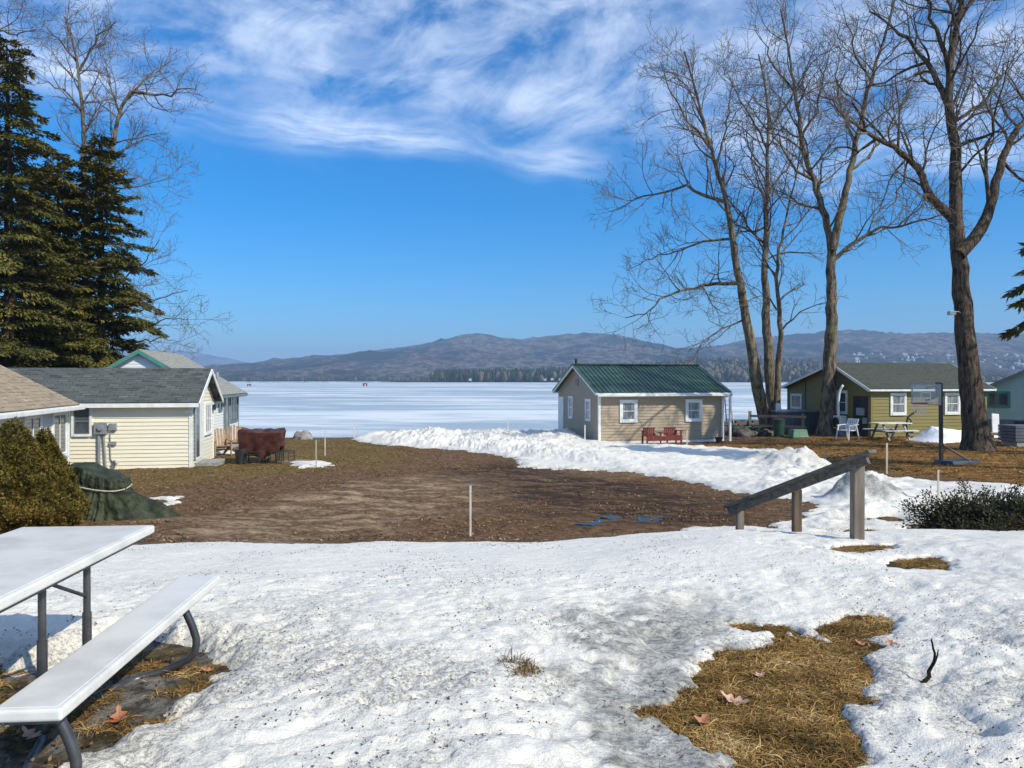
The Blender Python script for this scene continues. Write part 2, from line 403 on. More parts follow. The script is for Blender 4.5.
# ---- snow sheet
sx = axis([(-40,-26,1,.3),(-26,-4.2,.16,.035),(-4.2,4.2,.021,.021),(4.2,26,.035,.16),(26,60,.3,2)])
sy = axis([(-30,-2,3,.5),(-2,2.5,.3,.03),(2.5,6,.021,.021),(6,12,.022,.05),(12,24,.055,.09),(24,44,.09,.2)])
X, Y, F = grid(sx, sy)
T = snow_thick(X, Y)
Zs = H(X, Y) + np.minimum(T, .9) + suncups(X, Y) * sst(T, 0, .08)
# bright snow is dusty where thin, near the patches and along the ploughed crest
PXs = 512 + X / np.maximum(Y, .5) * FPX
spk = fbm(X * 1.1, Y * 1.1, 3, 91)
dusty = .12 + .80 * sst(-Y, -8.0, -3.8) * sst(spk + .55, 0, .9)
for P, w, r in ((P_GRASS, 1.0, .55), (P_BENCH, .9, .5)):
    m = (Y < 14); dd = np.full(X.shape, -9.); dd[m] = sdf(X[m], Y[m], P)
    dusty = np.maximum(dusty, w * sst(dd + .25 * spk, -r, -.02))
greyP = poly([(610,640),(640,612),(700,604),(730,630),(700,700),(690,740),(740,800),(560,900),(600,740)])
m = Y < 10; dd = np.full(X.shape, -9.); dd[m] = sdf(X[m], Y[m], greyP); ice = sst(dd + .02 + .22 * spk + .36 * fbm(X * 4, Y * 5.5, 5, 97, .65), -.22, .2) * sst(-Y, -6.2, -4.6)
for (qx, qy, rr_, dp_) in HOLLOWS:
    r = np.sqrt((X - qx) ** 2 + ((Y - qy) * .8) ** 2) / rr_ + .35 * fbm(X * 3.1, Y * 3.1, 3, 25); dusty = np.maximum(dusty, (1 - sst(r, .3, 1.1)) * min(1, dp_ * 13) * (Y < 12))
far = Y > 12
pileD = np.zeros(X.shape); pileDirtShade = np.zeros(X.shape)
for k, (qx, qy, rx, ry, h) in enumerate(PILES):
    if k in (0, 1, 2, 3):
        r = np.sqrt(((X - qx) / rx) ** 2 + ((Y - qy) / ry) ** 2); pileD = np.maximum(pileD, (.35 if k > 1 else .55) * (1 - sst(r, .7, 1.15))); pileDirtShade = np.maximum(pileDirtShade, (k > 1) * (1 - sst(r + .25 * fbm(X * 2, Y * 2, 3, 98), .45, .95)))  # mound behind the handrail: grey for its dirt and for its shaded side, painted in
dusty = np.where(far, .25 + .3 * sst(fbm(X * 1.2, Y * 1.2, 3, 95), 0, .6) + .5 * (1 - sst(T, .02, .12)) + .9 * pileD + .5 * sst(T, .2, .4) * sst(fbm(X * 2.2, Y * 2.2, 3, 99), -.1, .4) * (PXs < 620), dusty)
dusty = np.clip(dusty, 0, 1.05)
ice = np.maximum(ice, pileDirtShade)
keep = T > -.07
kf = keep[F].any(1); F = F[kf]
used = np.unique(F); remap = np.full(len(X), -1); remap[used] = np.arange(len(used)); F = remap[F]
m_s, n, b = newmat('old_snow')
tcn = N(n, 'ShaderNodeTexCoord'); oc = tcn.outputs['Object']
mpx = N(n, 'ShaderNodeMapping'); mpx.inputs['Scale'].default_value = (1, 1.6, 1); mpx.inputs['Rotation'].default_value = (0, 0, R(20)); L(n, oc, mpx.inputs[0])
f1 = NOISE(n, mpx.outputs[0], 26, 6, .65); f2 = NOISE(n, oc, 85, 5, .65); f3 = NOISE(n, mpx.outputs[0], 9, 6, .6)
du = attr(n, 'dusty'); ic = attr(n, 'ice')  # ice: grey slush, plus the handrail mound's dirt and painted shade
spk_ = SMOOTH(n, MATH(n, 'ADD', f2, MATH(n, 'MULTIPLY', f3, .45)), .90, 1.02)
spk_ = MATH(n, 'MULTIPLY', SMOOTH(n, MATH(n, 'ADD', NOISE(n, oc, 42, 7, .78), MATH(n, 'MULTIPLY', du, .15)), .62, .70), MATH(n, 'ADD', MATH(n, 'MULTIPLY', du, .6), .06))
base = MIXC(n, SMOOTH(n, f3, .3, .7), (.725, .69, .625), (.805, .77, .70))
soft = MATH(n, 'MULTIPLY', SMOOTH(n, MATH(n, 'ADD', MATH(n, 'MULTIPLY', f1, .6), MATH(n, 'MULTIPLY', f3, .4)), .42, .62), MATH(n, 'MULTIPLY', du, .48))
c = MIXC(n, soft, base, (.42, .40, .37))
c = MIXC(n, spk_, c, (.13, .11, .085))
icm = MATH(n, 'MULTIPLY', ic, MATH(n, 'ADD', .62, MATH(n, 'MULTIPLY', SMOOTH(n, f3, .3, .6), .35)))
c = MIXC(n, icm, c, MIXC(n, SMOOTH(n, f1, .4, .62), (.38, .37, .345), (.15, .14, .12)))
setc(n, b, c); b.inputs['Roughness'].default_value = .62; b.inputs['Specular IOR Level'].default_value = .35
hh = MATH(n, 'ADD', MATH(n, 'MULTIPLY', f1, 1.0), MATH(n, 'MULTIPLY', f2, .45))
bump(n, b, hh, .75, .022)
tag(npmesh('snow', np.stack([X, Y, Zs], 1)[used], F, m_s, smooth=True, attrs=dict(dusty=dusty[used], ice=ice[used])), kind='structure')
def SZ(x, y):
    """top of the snow or the ground at a point"""
    xa = np.array([x], float); ya = np.array([y], float)
    return float((H(xa, ya) + np.maximum(0, snow_thick(xa, ya)))[0])

# ---- frozen lake
m_l, n, b = newmat('lake_ice')
tcn = N(n, 'ShaderNodeTexCoord'); mp = N(n, 'ShaderNodeMapping'); mp.inputs['Scale'].default_value = (.022, .055, 1); L(n, tcn.outputs['Object'], mp.inputs[0])
geo = N(n, 'ShaderNodeSeparateXYZ'); L(n, tcn.outputs['Object'], geo.inputs[0])
ly = MATH(n, 'LOGARITHM', geo.outputs[1], 2.718)
lx = MATH(n, 'DIVIDE', geo.outputs[0], MATH(n, 'ADD', geo.outputs[1], 60.0))
a1 = NOISE(n, mp.outputs[0], 1.0, 7, .6, .6)
mp2 = N(n, 'ShaderNodeMapping'); mp2.inputs['Scale'].default_value = (.0055, .015, 1); L(n, tcn.outputs['Object'], mp2.inputs[0])
a2 = NOISE(n, mp2.outputs[0], 1.0, 7, .6, .5)
mp3 = N(n, 'ShaderNodeMapping'); mp3.inputs['Scale'].default_value = (.13, .36, 1); L(n, tcn.outputs['Object'], mp3.inputs[0])
a3 = NOISE(n, mp3.outputs[0], 1.0, 6, .6, .4)
s_ = MATH(n, 'ADD', MATH(n, 'MULTIPLY', a1, .45), MATH(n, 'ADD', MATH(n, 'MULTIPLY', a2, .35), MATH(n, 'MULTIPLY', a3, .20)))
f = SMOOTH(n, s_, .455, .575)
nearw = MATH(n, 'SUBTRACT', 1.0, SMOOTH(n, geo.outputs[1], 50, 66))
f = MATH(n, 'MAXIMUM', f, MATH(n, 'MULTIPLY', nearw, SMOOTH(n, a3, .35, .5)))
setc(n, b, MIXC(n, f, (.31, .38, .44), (.65, .68, .69)))
b.inputs['Roughness'].default_value = .55; b.inputs['Specular IOR Level'].default_value = .3
lk = MB(); lk.face([(-9000, 37, -2.4), (9000, 37, -2.4), (9000, 2100, -2.4), (-9000, 2100, -2.4)])
tag(lk.build('lake', m_l), kind='structure')
# open water along the shore beside the green roofed cottage
m_w, n, b = newmat('open_water'); setc(n, b, (.010, .035, .075)); b.inputs['Roughness'].default_value = .08
ow = MB(); pw = [(1.4,44),(2.6,43.5),(3.6,45.5),(4.2,49),(2.8,51),(1.9,49)]; ow.face([(x, y, -2.392) for x, y in pw])
ww = ow.build('water', m_w); tag(ww, kind='structure')
# puddles on the drive
pd = MB()
for (cx_, cy_, rx_, ry_, sd_) in ((625, 521.5, 26, 2.6, 1), (598, 525.5, 20, 1.8, 2), (650, 519.5, 12, 1.0, 3)):
    ring = []
    for q in range(64):
        t_ = q / 64 * 2 * math.pi; r_ = 1 + .9 * float(fbm(np.array([math.cos(t_) * 1.6 + sd_ * 5]), np.array([math.sin(t_) * 1.6]), 4, 3)[0]); ring.append(GP(cx_ + rx_ * r_ * math.cos(t_), cy_ - ry_ * r_ * math.sin(t_)))
    zz = float(np.mean([p.z for p in ring])) + .018; c0_ = sum((Vector(p) for p in ring), Vector()) / 64
    for q in range(64): p, p2 = ring[q], ring[(q + 1) % 64]; pd.face([(c0_.x, c0_.y, zz), (p.x, p.y, zz), (p2.x, p2.y, zz)])
m_p, n, b = newmat('puddle_water'); setc(n, b, (.030, .022, .016)); b.inputs['Roughness'].default_value = .16; b.inputs['Specular IOR Level'].default_value = .22
tag(pd.build('puddle', m_p), kind='structure')

# ------------------------------------------------------------------ hills
def hillmat(name, c1, c2, c3, sc, snowy=.0):
    m, n, b = newmat(name); t = N(n, 'ShaderNodeTexCoord')
    mp = N(n, 'ShaderNodeMapping'); mp.inputs['Scale'].default_value = (1, .5, 2.2); L(n, t.outputs['Object'], mp.inputs[0])
    a = NOISE(n, mp.outputs[0], sc, 8, .72); a2 = NOISE(n, mp.outputs[0], sc * 5, 6, .8); a3 = NOISE(n, mp.outputs[0], sc * .28, 5, .6)
    c = MIXC(n, SMOOTH(n, a2, .42, .58), c1, c2)
    c = MIXC(n, SMOOTH(n, MATH(n, 'ADD', MATH(n, 'MULTIPLY', a, .6), MATH(n, 'MULTIPLY', a3, .4)), .47, .56), c, c3)
    if snowy: c = MIXC(n, MATH(n, 'MULTIPLY', SMOOTH(n, MATH(n, 'ADD', MATH(n, 'MULTIPLY', a, .5), MATH(n, 'MULTIPLY', a3, .5)), .56, .66), snowy), c, (.55, .57, .6))
    setc(n, b, c); b.inputs['Roughness'].default_value = 1; b.inputs['Specular IOR Level'].default_value = 0
    bump(n, b, MATH(n, 'ADD', a2, MATH(n, 'MULTIPLY', a, 1.5)), 1.0, 25)
    return m
def ridge(name, crest, D, front, back, mat, seed, x0=-1400, x1=2600, z0=-3.0, amp=1.0, n=620, tree=4.5):
    cx = np.array([p[0] for p in crest], float); cy = np.array([p[1] for p in crest], float)
    pxs = np.linspace(x0, x1, n); hz = (HOR - np.interp(pxs, cx, cy)) * D / FPX + CAMZ
    kk = np.hanning(9); kk /= kk.sum(); hz = np.convolve(np.pad(hz, 4, mode='edge'), kk, 'valid')
    hz = hz + amp * D / FPX * .5 * fbm(pxs * .03, pxs * 0 + seed, 4, seed) * sst(hz, 0, 30)
    xs = (pxs - 512) / FPX * D
    ts = np.concatenate([np.linspace(0, 1, 70), 1 + np.linspace(.03, 1, 10)])
    XX = np.repeat(xs[None, :], len(ts), 0); TT = np.repeat(ts[:, None], n, 1)
    YY = np.where(TT <= 1, front + (D - front) * TT, D + (back - D) * (TT - 1))
    prof = np.where(TT <= 1, sst(TT, -.35, 1.0) , 1 - sst(TT, 1, 2) * .7)
    prof = (prof - prof[0, 0] * np.maximum(0, 1 - TT)) 
    sp_ = fbm(XX / 420., YY / 420., 5, seed + 1)
    ZZ = z0 + (hz[None, :] - z0) * np.clip(prof * (1 + .16 * sp_ * np.sin(np.clip(TT, 0, 1) * np.pi)), 0, 1.0)
    ZZ = ZZ + tree * np.random.default_rng(seed).normal(0, 1, ZZ.shape) * sst(TT, .02, .1)
    i = np.arange(ZZ.size).reshape(ZZ.shape)
    Fh = np.stack([i[:-1, :-1], i[:-1, 1:], i[1:, 1:], i[1:, :-1]], -1).reshape(-1, 4)
    tag(npmesh(name, np.stack([XX.ravel(), YY.ravel(), ZZ.ravel()], 1), Fh, mat, smooth=True), kind='structure')
    return None, (lambda x, y: float(ZZ[int(np.abs(YY[:, 0] - y).argmin()), int(np.abs(xs - x).argmin())]))
hm1 = hillmat('far_forest', (.040, .034, .030), (.24, .185, .15), (.010, .018, .016), .006)
hm2 = hillmat('near_forest', (.040, .034, .028), (.22, .17, .13), (.010, .020, .013), .010, .25)
ridge('distant_hill', [(-1400,330),(-400,345),(60,356),(140,352),(190,351),(215,356),(250,363),(285,368),(340,375),(420,382),(2600,382)], 9000, 6500, 10500, hm1, 3, amp=.8)
ridge('mountain', [(-1400,360),(-300,372),(120,383),(190,380),(240,375),(270,369),(330,360),(400,351),(435,346),(460,340),(480,338),(498,340),(512,343),(535,340),(560,337),(590,336),(612,340),(640,347),(665,355),(700,366),(760,375),(2600,380)], 4800, 2060, 7000, hm1, 5)
ridge('hill', [(-1400,384),(560,384),(620,364),(652,352),(672,349),(690,351),(720,345),(760,338),(800,335),(840,332),(880,335),(915,339),(960,336),(1000,336),(1024,333),(1100,329),(1300,335),(1700,345),(2600,350)], 4200, 2050, 6000, hm1, 8)
_, town_z = ridge('town_hill', [(-1400,385),(600,384),(640,370),(700,361),(800,357),(860,354),(940,356),(1024,352),(1300,345),(2600,350)], 2900, 1900, 4000, hm2, 12, tree=2.0)
ridge('headland', [(-1400,384),(380,384),(420,382),(440,378),(520,376),(560,371),(640,364),(700,360),(760,360),(850,364),(900,371),(1024,373),(1500,368),(2600,372)], 1750, 1290, 2300, hm2, 15, tree=1.0)

# wooded headland: conifers and bare hardwoods, far too many to count
rg = np.random.default_rng(5)
def far_trees(name, n, pxr, yr, hbase, mats, seed, topfun, label):
    rg = np.random.default_rng(seed); V = []; Fq = []; mi = []; vi = 0
    for k in range(n):
        Yd = rg.uniform(*yr); px = rg.uniform(*pxr); x = (px - 512) / FPX * Yd
        g = topfun(px, Yd)
        if g is None: continue
        con = rg.random() < (.8 if px < 560 else .42)
        h = rg.uniform(.6, 1.15) * hbase * (1.1 if con else .85) * float(np.interp(px, [840, 930], [1, .5])); r = h * (.17 if con else .33) * rg.uniform(.8, 1.3)
        prof = [(0, .0), (.12, .9), (.35, .75), (.7, .4), (1, .03)] if con else [(0, .15), (.3, .7), (.55, 1), (.85, .7), (1, .15)]
        S_ = 6; ang = np.arange(S_) * 2 * np.pi / S_ + rg.random() * 6
        for (t, rr) in prof:
            R_ = r * rr * rg.uniform(.65, 1.25, S_)
            V.append(np.stack([x + R_ * np.cos(ang), Yd + R_ * np.sin(ang), np.full(S_, g + t * h) + rg.normal(0, .04 * h, S_)], 1))
        for q in range(len(prof) - 1):
            for s in range(S_):
                a = vi + q * S_ + s; b_ = vi + q * S_ + (s + 1) % S_
                Fq.append((a, b_, b_ + S_, a + S_)); mi.append(0 if con else 1)
        vi += S_ * len(prof)
    o = npmesh(name, np.concatenate(V), Fq, mats, matidx=mi)
    tag(o, label, 'woodland', kind='stuff'); return o
m_fc = simple('conifer_far', (.018, .032, .016), (.040, .055, .026), .15, 1, spec=0)
m_fd = simple('hardwood_far', (.085, .068, .052), (.15, .125, .10), .12, 1, spec=0)
def headtop(px, Yd):
    e = np.interp(px, [425, 440, 520, 640, 700, 760, 880, 1024, 1400], [0, 1.5, 8, 22, 36, 36, 22, 5, 18])
    if px < 432: return None
    return -2.5 + e * (Yd - 1290) / 420
far_trees('shore_woodland', 5200, (428, 1180), (1292, 1700), 20, [m_fc, m_fd], 9, headtop, 'dark band of conifers and bare hardwoods along the far shore')
def shoretop(px, Yd): return -2.4
far_trees('lakeside_woodland', 1200, (150, 440), (2062, 2100), 13, [m_fc, m_fd], 19, shoretop, 'thin dark line of trees at the foot of the mountain across the ice')

# far houses
m_hw = simple('far_house_paint', (.62, .62, .60), (.40, .40, .42), .05, .8)
m_hr = simple('far_house_roof', (.20, .20, .21), (.32, .32, .34), .05, .9)
FH = []
def far_house(px, py, Yd, w, rot, lab='small pale house among the trees on the far hillside at right', grp='houses scattered over the far hillside', first=[None]):
    p = AT(px, py, Yd)
    if Yd < 2900 and Yd > 2000: p.z = town_z(p.x, Yd) + 2.5 * w
    if first[0] is None:
        r = empty('far_house', p, rot)
        b_ = MB(); b_.box(-5, 5, -3.5, 3.5, -3, 4); b_.face([(-5,-3.5,4),(-5,3.5,4),(-5,0,6.4)]); b_.face([(5,3.5,4),(5,-3.5,4),(5,0,6.4)]); b_.build('wall', m_hw, r)
        q = MB(); q.slab([(-5.5,-4,3.75),(5.5,-4,3.75),(5.5,0,6.5),(-5.5,0,6.5)], .25); q.slab([(5.5,4,3.75),(-5.5,4,3.75),(-5.5,0,6.5),(5.5,0,6.5)], .25); q.build('roof', m_hr, r)
        first[0] = r
    else:
        s = first[0]; r = s.copy(); COL.objects.link(r); r.location = p; r.rotation_euler = (0, 0, rot)
        for ch in s.children:
            cc = ch.copy(); COL.objects.link(cc); cc.parent = r
    r.scale = (w, w, w * .9)
    tag(r, lab, 'house', grp)
    FH.append(r); return r
rh = random.Random(4)
for k in range(95):
    px = rh.uniform(850, 1035); t = rh.random()
    Yd = 2080 + 700 * t; base = np.interp(px, [820, 900, 1030], [371, 372, 375])
    py = base - t * np.interp(px, [820, 1030], [5, 15]) + rh.uniform(-1.5, 1.5)
    far_house(px, py, Yd, rh.uniform(.6, 1.15), rh.uniform(-.9, .9))
for (px, py) in ((589,359),(593,358.5),(599,358),(603,357.5),(600,352)): far_house(px, py, 3600, 2.0, rh.uniform(-.6, .6), 'tiny white building in the clearing on the mountain above the green roof', 'buildings in the mountain clearing')
for (px, py) in ((470,380),(545,380),(552,379.5),(560,380),(610,380)): far_house(px, py, 1286, .42, rh.uniform(-.6, .6), 'tiny lakeside house at the foot of the wooded headland across the ice', 'houses along the far shoreline')
# ------------------------------------------------------------------ the air over the lake
hz = MB(); hz.box(-9500, 9500, -320, 11500, -14, 430)
mh = bpy.data.materials.new('haze'); mh.use_nodes = True; n = mh.node_tree; n.nodes.clear()
pv = N(n, 'ShaderNodeVolumePrincipled'); pv.inputs['Color'].default_value = (.46, .68, 1.0, 1)
pv.inputs['Density'].default_value = .00018; pv.inputs['Anisotropy'].default_value = 0
o_ = N(n, 'ShaderNodeOutputMaterial'); L(n, pv.outputs[0], o_.inputs['Volume'])
tag(hz.build('haze', mh), kind='stuff', label='thin blue haze over the lake and hills', cat='haze')

# ------------------------------------------------------------------ building materials
def siding(name, c1, dirty=.8): return simple(name, c1, tuple(x * dirty for x in c1), 1.2, .55, (1, 1, 6), .0, lo=.4, hi=.8)
m_cream = siding('cream_vinyl', (.78, .72, .56), .92); m_greige = siding('greige_clapboard', (.36, .28, .19), .85)
m_olive = siding('olive_board', (.20, .16, .038), .82); m_teal = siding('teal_board', (.36, .50, .46), .9)
m_white = simple('white_trim', (.78, .78, .76), (.66, .66, .63), 4, .5); m_grey_side = siding('pale_grey_vinyl', (.50, .52, .50), .9)
m_whiteside = siding('white_vinyl', (.72, .72, .70), .92); m_tealtrim = simple('teal_trim', (.06, .25, .20), (.05, .2, .16), 3, .5)
m_gtrim = simple('grey_trim', (.16, .19, .19), (.12, .15, .15), 3, .5)
m_dark = simple('dark_opening', (.02, .02, .022), (.03, .03, .03), 3, .6)
m_concrete = simple('concrete', (.36, .35, .32), (.22, .21, .19), 6, .9, bs=.3)
m_pane = simple('window_glass', (.045, .055, .065), (.09, .10, .11), 1.2, .06, spec=.6, lo=.4, hi=.6)
m_cur = simple('curtained_glass', (.30, .32, .33), (.10, .115, .125), 5, .15, (3, 3, .4), spec=.6)
m_sash = simple('sash_white', (.72, .73, .72), (.6, .6, .6), 4, .4); m_dsash = simple('sash_dark', (.10, .11, .12), (.07, .08, .09), 4, .4)
m_metal = simple('grey_metal', (.36, .38, .40), (.27, .29, .3), 5, .4, metal=.4); m_black = simple('black_plastic', (.015, .015, .017), (.03, .03, .03), 5, .5)
def shingle(name, c1, c2, c3, row=.145):
    m, n, b = newmat(name); u = N(n, 'ShaderNodeUVMap'); u.uv_map = 'UVMap'
    br = N(n, 'ShaderNodeTexBrick'); L(n, u.outputs[0], br.inputs['Vector']); br.inputs['Scale'].default_value = 1
    br.inputs['Brick Width'].default_value = .32; br.inputs['Row Height'].default_value = row; br.inputs['Mortar Size'].default_value = .012
    br.inputs['Color1'].default_value = (*c1, 1); br.inputs['Color2'].default_value = (*c2, 1); br.inputs['Mortar'].default_value = (*[x * .35 for x in c1], 1); br.inputs['Bias'].default_value = -.1
    mp = N(n, 'ShaderNodeMapping'); mp.inputs['Scale'].default_value = (2.2, 6.5, 1); L(n, u.outputs[0], mp.inputs[0])
    k = NOISE(n, mp.outputs[0], 1.0, 4, .6); k2 = NOISE(n, u.outputs[0], .7, 4, .6)
    c = MIXC(n, SMOOTH(n, k, .4, .6), br.outputs['Color'], c3); c = MIXC(n, MATH(n, 'MULTIPLY', SMOOTH(n, k2, .45, .75), .35), c, tuple(x * .6 for x in c2))
    setc(n, b, c); b.inputs['Roughness'].default_value = .9
    bump(n, b, MATH(n, 'SUBTRACT', k, MATH(n, 'MULTIPLY', br.outputs['Fac'], 1.0)), .8, .02); return m
m_sh_dark = shingle('charcoal_shingle', (.040, .048, .046), (.13, .14, .13), (.075, .085, .08))
m_sh_tan = shingle('tan_shingle', (.23, .175, .115), (.42, .335, .235), (.31, .24, .165), .16)
m_sh_grey = shingle('grey_shingle', (.24, .235, .21), (.33, .32, .29), (.28, .275, .25))
m_sh_green = shingle('faded_green_shingle', (.042, .048, .038), (.070, .076, .060), (.055, .062, .048))
m_greenmetal = simple('green_metal_roof', (.012, .048, .032), (.045, .105, .072), .9, .38, (1, 3, 1), metal=.0, spec=.7, lo=.35, hi=.75)
m_glassdoor = m_pane

def lapwall(mb, org, u, nrm, length, ztop, pitch=.12, lap=.024, z0=0.0):
    """clapboards; ztop(s) height limit at distance s along u (concave profile given as list of (s, z))"""
    org = Vector(org); u = Vector(u); nrm = Vector(nrm); ss = [p[0] for p in ztop]; zz = [p[1] for p in ztop]; zmax = max(zz)
    def span(z):
        z = min(z, zmax - 1e-4); lo, hi = 0.0, length
        for (s0, a), (s1, b) in zip(ztop, ztop[1:]):
            if a < z <= b: lo = max(lo, s0 + (s1 - s0) * (z - a) / (b - a))
            if b < z <= a: hi = min(hi, s0 + (s1 - s0) * (a - z) / (a - b))
        return lo, hi
    z = z0
    while z < zmax - .005:
        z1 = min(z + pitch, zmax); a0, b0 = span(z); a1, b1 = span(z1)
        P = lambda s, h, o: org + u * s + nrm * o + Vector((0, 0, h))
        mb.face([P(a0, z, lap), P(b0, z, lap), P(b1, z1, .001), P(a1, z1, .001)])
        mb.face([P(a0, z, 0), P(b0, z, 0), P(b0, z, lap), P(a0, z, lap)])
        z = z1
class House:
    def __init__(s, name, label, cat, A, a, length, width, zb, ze, zr, rf, wallm, trimm, roofm, ox=.3, oy=.3, pitch=.12, th=.08, group=None, corner=True, fh=.13, fasc=None):
        s.root = empty(name, (A[0], A[1], zb), R(a), label, cat, group)
        s.Lx, s.Wy = length, width; e = ze - zb; r = zr - zb; s.e, s.r, s.ry = e, r, rf * width; ry = s.ry
        sf = (r - e) / ry; sb = (r - e) / (width - ry); s.sf, s.sb = sf, sb
        mb = MB()
        lapwall(mb, (0,0,0), (1,0,0), (0,-1,0), length, [(0,e),(length,e)], pitch)
        lapwall(mb, (length,width,0), (-1,0,0), (0,1,0), length, [(0,e),(length,e)], pitch)
        lapwall(mb, (0,width,0), (0,-1,0), (-1,0,0), width, [(0,e),(width-ry,r),(width,e)], pitch)
        lapwall(mb, (length,0,0), (0,1,0), (1,0,0), width, [(0,e),(ry,r),(width,e)], pitch)
        mb.build('wall', wallm, s.root)
        fd = MB(); fd.box(.03, length-.03, .03, width-.03, -.6, .0); fd.build('foundation', m_concrete, s.root)
        rf_ = MB()
        def slope(y0, z0, y1, z1):
            rf_.slab([(-ox, y0, z0), (length+ox, y0, z0), (length+ox, y1, z1), (-ox, y1, z1)], th)
        slope(-oy, e - sf*oy + th*1.05, ry, r + th*1.05)
        rf_.slab([(length+ox, width+oy, e - sb*oy + th*1.05), (-ox, width+oy, e - sb*oy + th*1.05), (-ox, ry+.002, r + th*1.05), (length+ox, ry+.002, r + th*1.05)], th)
        s.roof = rf_.build('roof', roofm, s.root)
        zt = e - sf*oy + th*.7; f = MB(); f.box(-ox-.004, length+ox+.004, -oy-.03, -oy-.004, zt-fh, zt)
        f.build('fascia', fasc or trimm, s.root); f = MB(); zt2 = e - sb*oy + th*.7; f.box(-ox-.004, length+ox+.004, width+oy+.004, width+oy+.03, zt2-fh, zt2)
        f.build('fascia', fasc or trimm, s.root)
        for xx in (-ox-.022, length+ox+.022):
            rk = MB(); rk.bar((xx, -oy, e - sf*oy - .0), (xx, ry, r - .0), .035, .13, (0,0,1)); rk.bar((xx, ry, r), (xx, width+oy, e - sb*oy), .033, .126, (0,0,1)); rk.build('rake_board', trimm, s.root)
        # soffit
        so_ = MB(); so_.box(0, length, -oy, -.02, e - sf*oy - .055, e - sf*oy - .035); so_.build('soffit', trimm, s.root); so_ = MB(); so_.box(0, length, width+.02, width+oy, e - sb*oy - .055, e - sb*oy - .035); so_.build('soffit', trimm, s.root)
        if corner:
            w = .075
            for (x, y, sx_, sy_) in ((0,0,-1,-1),(length,0,1,-1),(0,width,-1,1),(length,width,1,1)):
                cb = MB(); cb.box(min(x - sx_*w, x + sx_*.034), max(x - sx_*w, x + sx_*.034), min(y - sy_*w, y + sy_*.034), max(y - sy_*w, y + sy_*.034), -.02, e - .06)
                cb.build('corner_board', trimm if corner is True else corner, s.root)
        s.frames = dict(front=(Vector((0,0,0)), Vector((1,0,0)), Vector((0,-1,0))), left=(Vector((0,0,0)), Vector((0,1,0)), Vector((-1,0,0))),
                        right=(Vector((length,0,0)), Vector((0,1,0)), Vector((1,0,0))), back=(Vector((0,width,0)), Vector((1,0,0)), Vector((0,1,0))))
    def fb(s, mb, side, s0, s1, z0, z1, o0, o1):
        o, u, n_ = s.frames[side]; a = o + u*s0 + n_*o0; b = o + u*s1 + n_*o1
        mb.box(min(a.x,b.x), max(a.x,b.x), min(a.y,b.y), max(a.y,b.y), z0, z1)
    def window(s, side, c, w, z0, z1, casing=.1, trim=None, pane=None, sash=None, mull=0, midbar=True, name='window'):
        trim = trim or m_white; sash = sash or m_sash; x0, x1 = c - w/2, c + w/2
        m = MB()
        for (a, b, p, q, o) in ((x0-casing, x0, z0-casing, z1+casing, .065), (x1, x1+casing, z0-casing, z1+casing, .065), (x0, x1, z1, z1+casing, .063), (x0, x1, z0-casing, z0, .08)): s.fb(m, side, a, b, p, q, .002, o)
        wn = m.build(name, trim, s.root)
        g = MB(); s.fb(g, side, x0, x1, z0, z1, .0, .034); g.build('pane', pane or m_pane, wn)
        if sash:
            k = MB(); t = .035; zm = (z0+z1)/2
            for (a, b, p, q) in ((x0, x0+t, z0, z1), (x1-t, x1, z0, z1), (x0+t, x1-t, z0, z0+t), (x0+t, x1-t, z1-t, z1)): s.fb(k, side, a, b, p, q, .035, .048)
            if midbar: s.fb(k, side, x0+t, x1-t, zm-.02, zm+.02, .035, .050)
            for i in range(mull):
                xm = x0 + (x1-x0)*(i+1)/(mull+1); s.fb(k, side, xm-.022, xm+.022, z0+t, z1-t, .035, .052)
            k.build('sash', sash, wn)
        return wn
    def part(s, name, mat, boxes, side='front', parent=None, bevel=0):
        m = MB()
        for (a, b, p, q, o0, o1) in boxes: s.fb(m, side, a, b, p, q, o0, o1)
        return m.build(name, mat, parent or s.root, bevel=bevel)

# ------- cream cottage on the left: local x along the front, its right corner at pixel 191
a = 10; ca, sa = math.cos(R(a)), math.sin(R(a)); Lc = 7.2
Ax, Ay = -10.31 - Lc*ca, 24.7 - Lc*sa
h = House('cream_cottage', 'cream vinyl sided cottage with charcoal shingle roof and an electric meter on its wall', 'cottage', (Ax, Ay), a, Lc, 3.3, -1.25, .95, 1.90, .5, m_cream, m_white, m_sh_dark, ox=.28, oy=.28, pitch=.125, group=None)
def locx(px, A=(Ax, Ay), a=a):  # distance along the front hit by an image column
    t = (px - 512) / FPX; c_, s_ = math.cos(R(a)), math.sin(R(a)); return (t*A[1] - A[0]) / (c_ - t*s_)
c0 = (locx(74) + locx(90)) / 2; zz = lambda py, D, zb=-1.25: CAMZ - (py - HOR) / FPX * D - zb
h.window('front', c0, .46, zz(434, 24.2), zz(408, 24.2), casing=.07, sash=m_gtrim)
x_ = locx(102)
h.part('electric_meter', m_metal, [(x_-.20, x_+.16, zz(434, 24.3), zz(422, 24.3), .015, .15)], bevel=.01)
dl = MB(); dl.tube([(x_-.0, -.15, zz(427.5, 24.3)), (x_-.0, -.21, zz(427.5, 24.3))], .085, 16); dl.build('meter_dial', m_metal, h.root)
cd_ = MB(); cd_.tube([(x_-.08, -.06, zz(434, 24.3)), (x_-.08, -.06, .05)], .05, 10); cd_.tube([(x_+.08, -.06, zz(434, 24.3)), (x_+.06, -.06, 1.0), (x_+.10, -.06, .4), (x_+.12, -.06, .05)], .035, 10)
cd_.build('conduit', m_metal, h.root)
x2 = locx(114)
h.part('junction_box', m_metal, [(x2-.13, x2+.10, zz(430, 24.4), zz(423, 24.4), .015, .12)], bevel=.008)
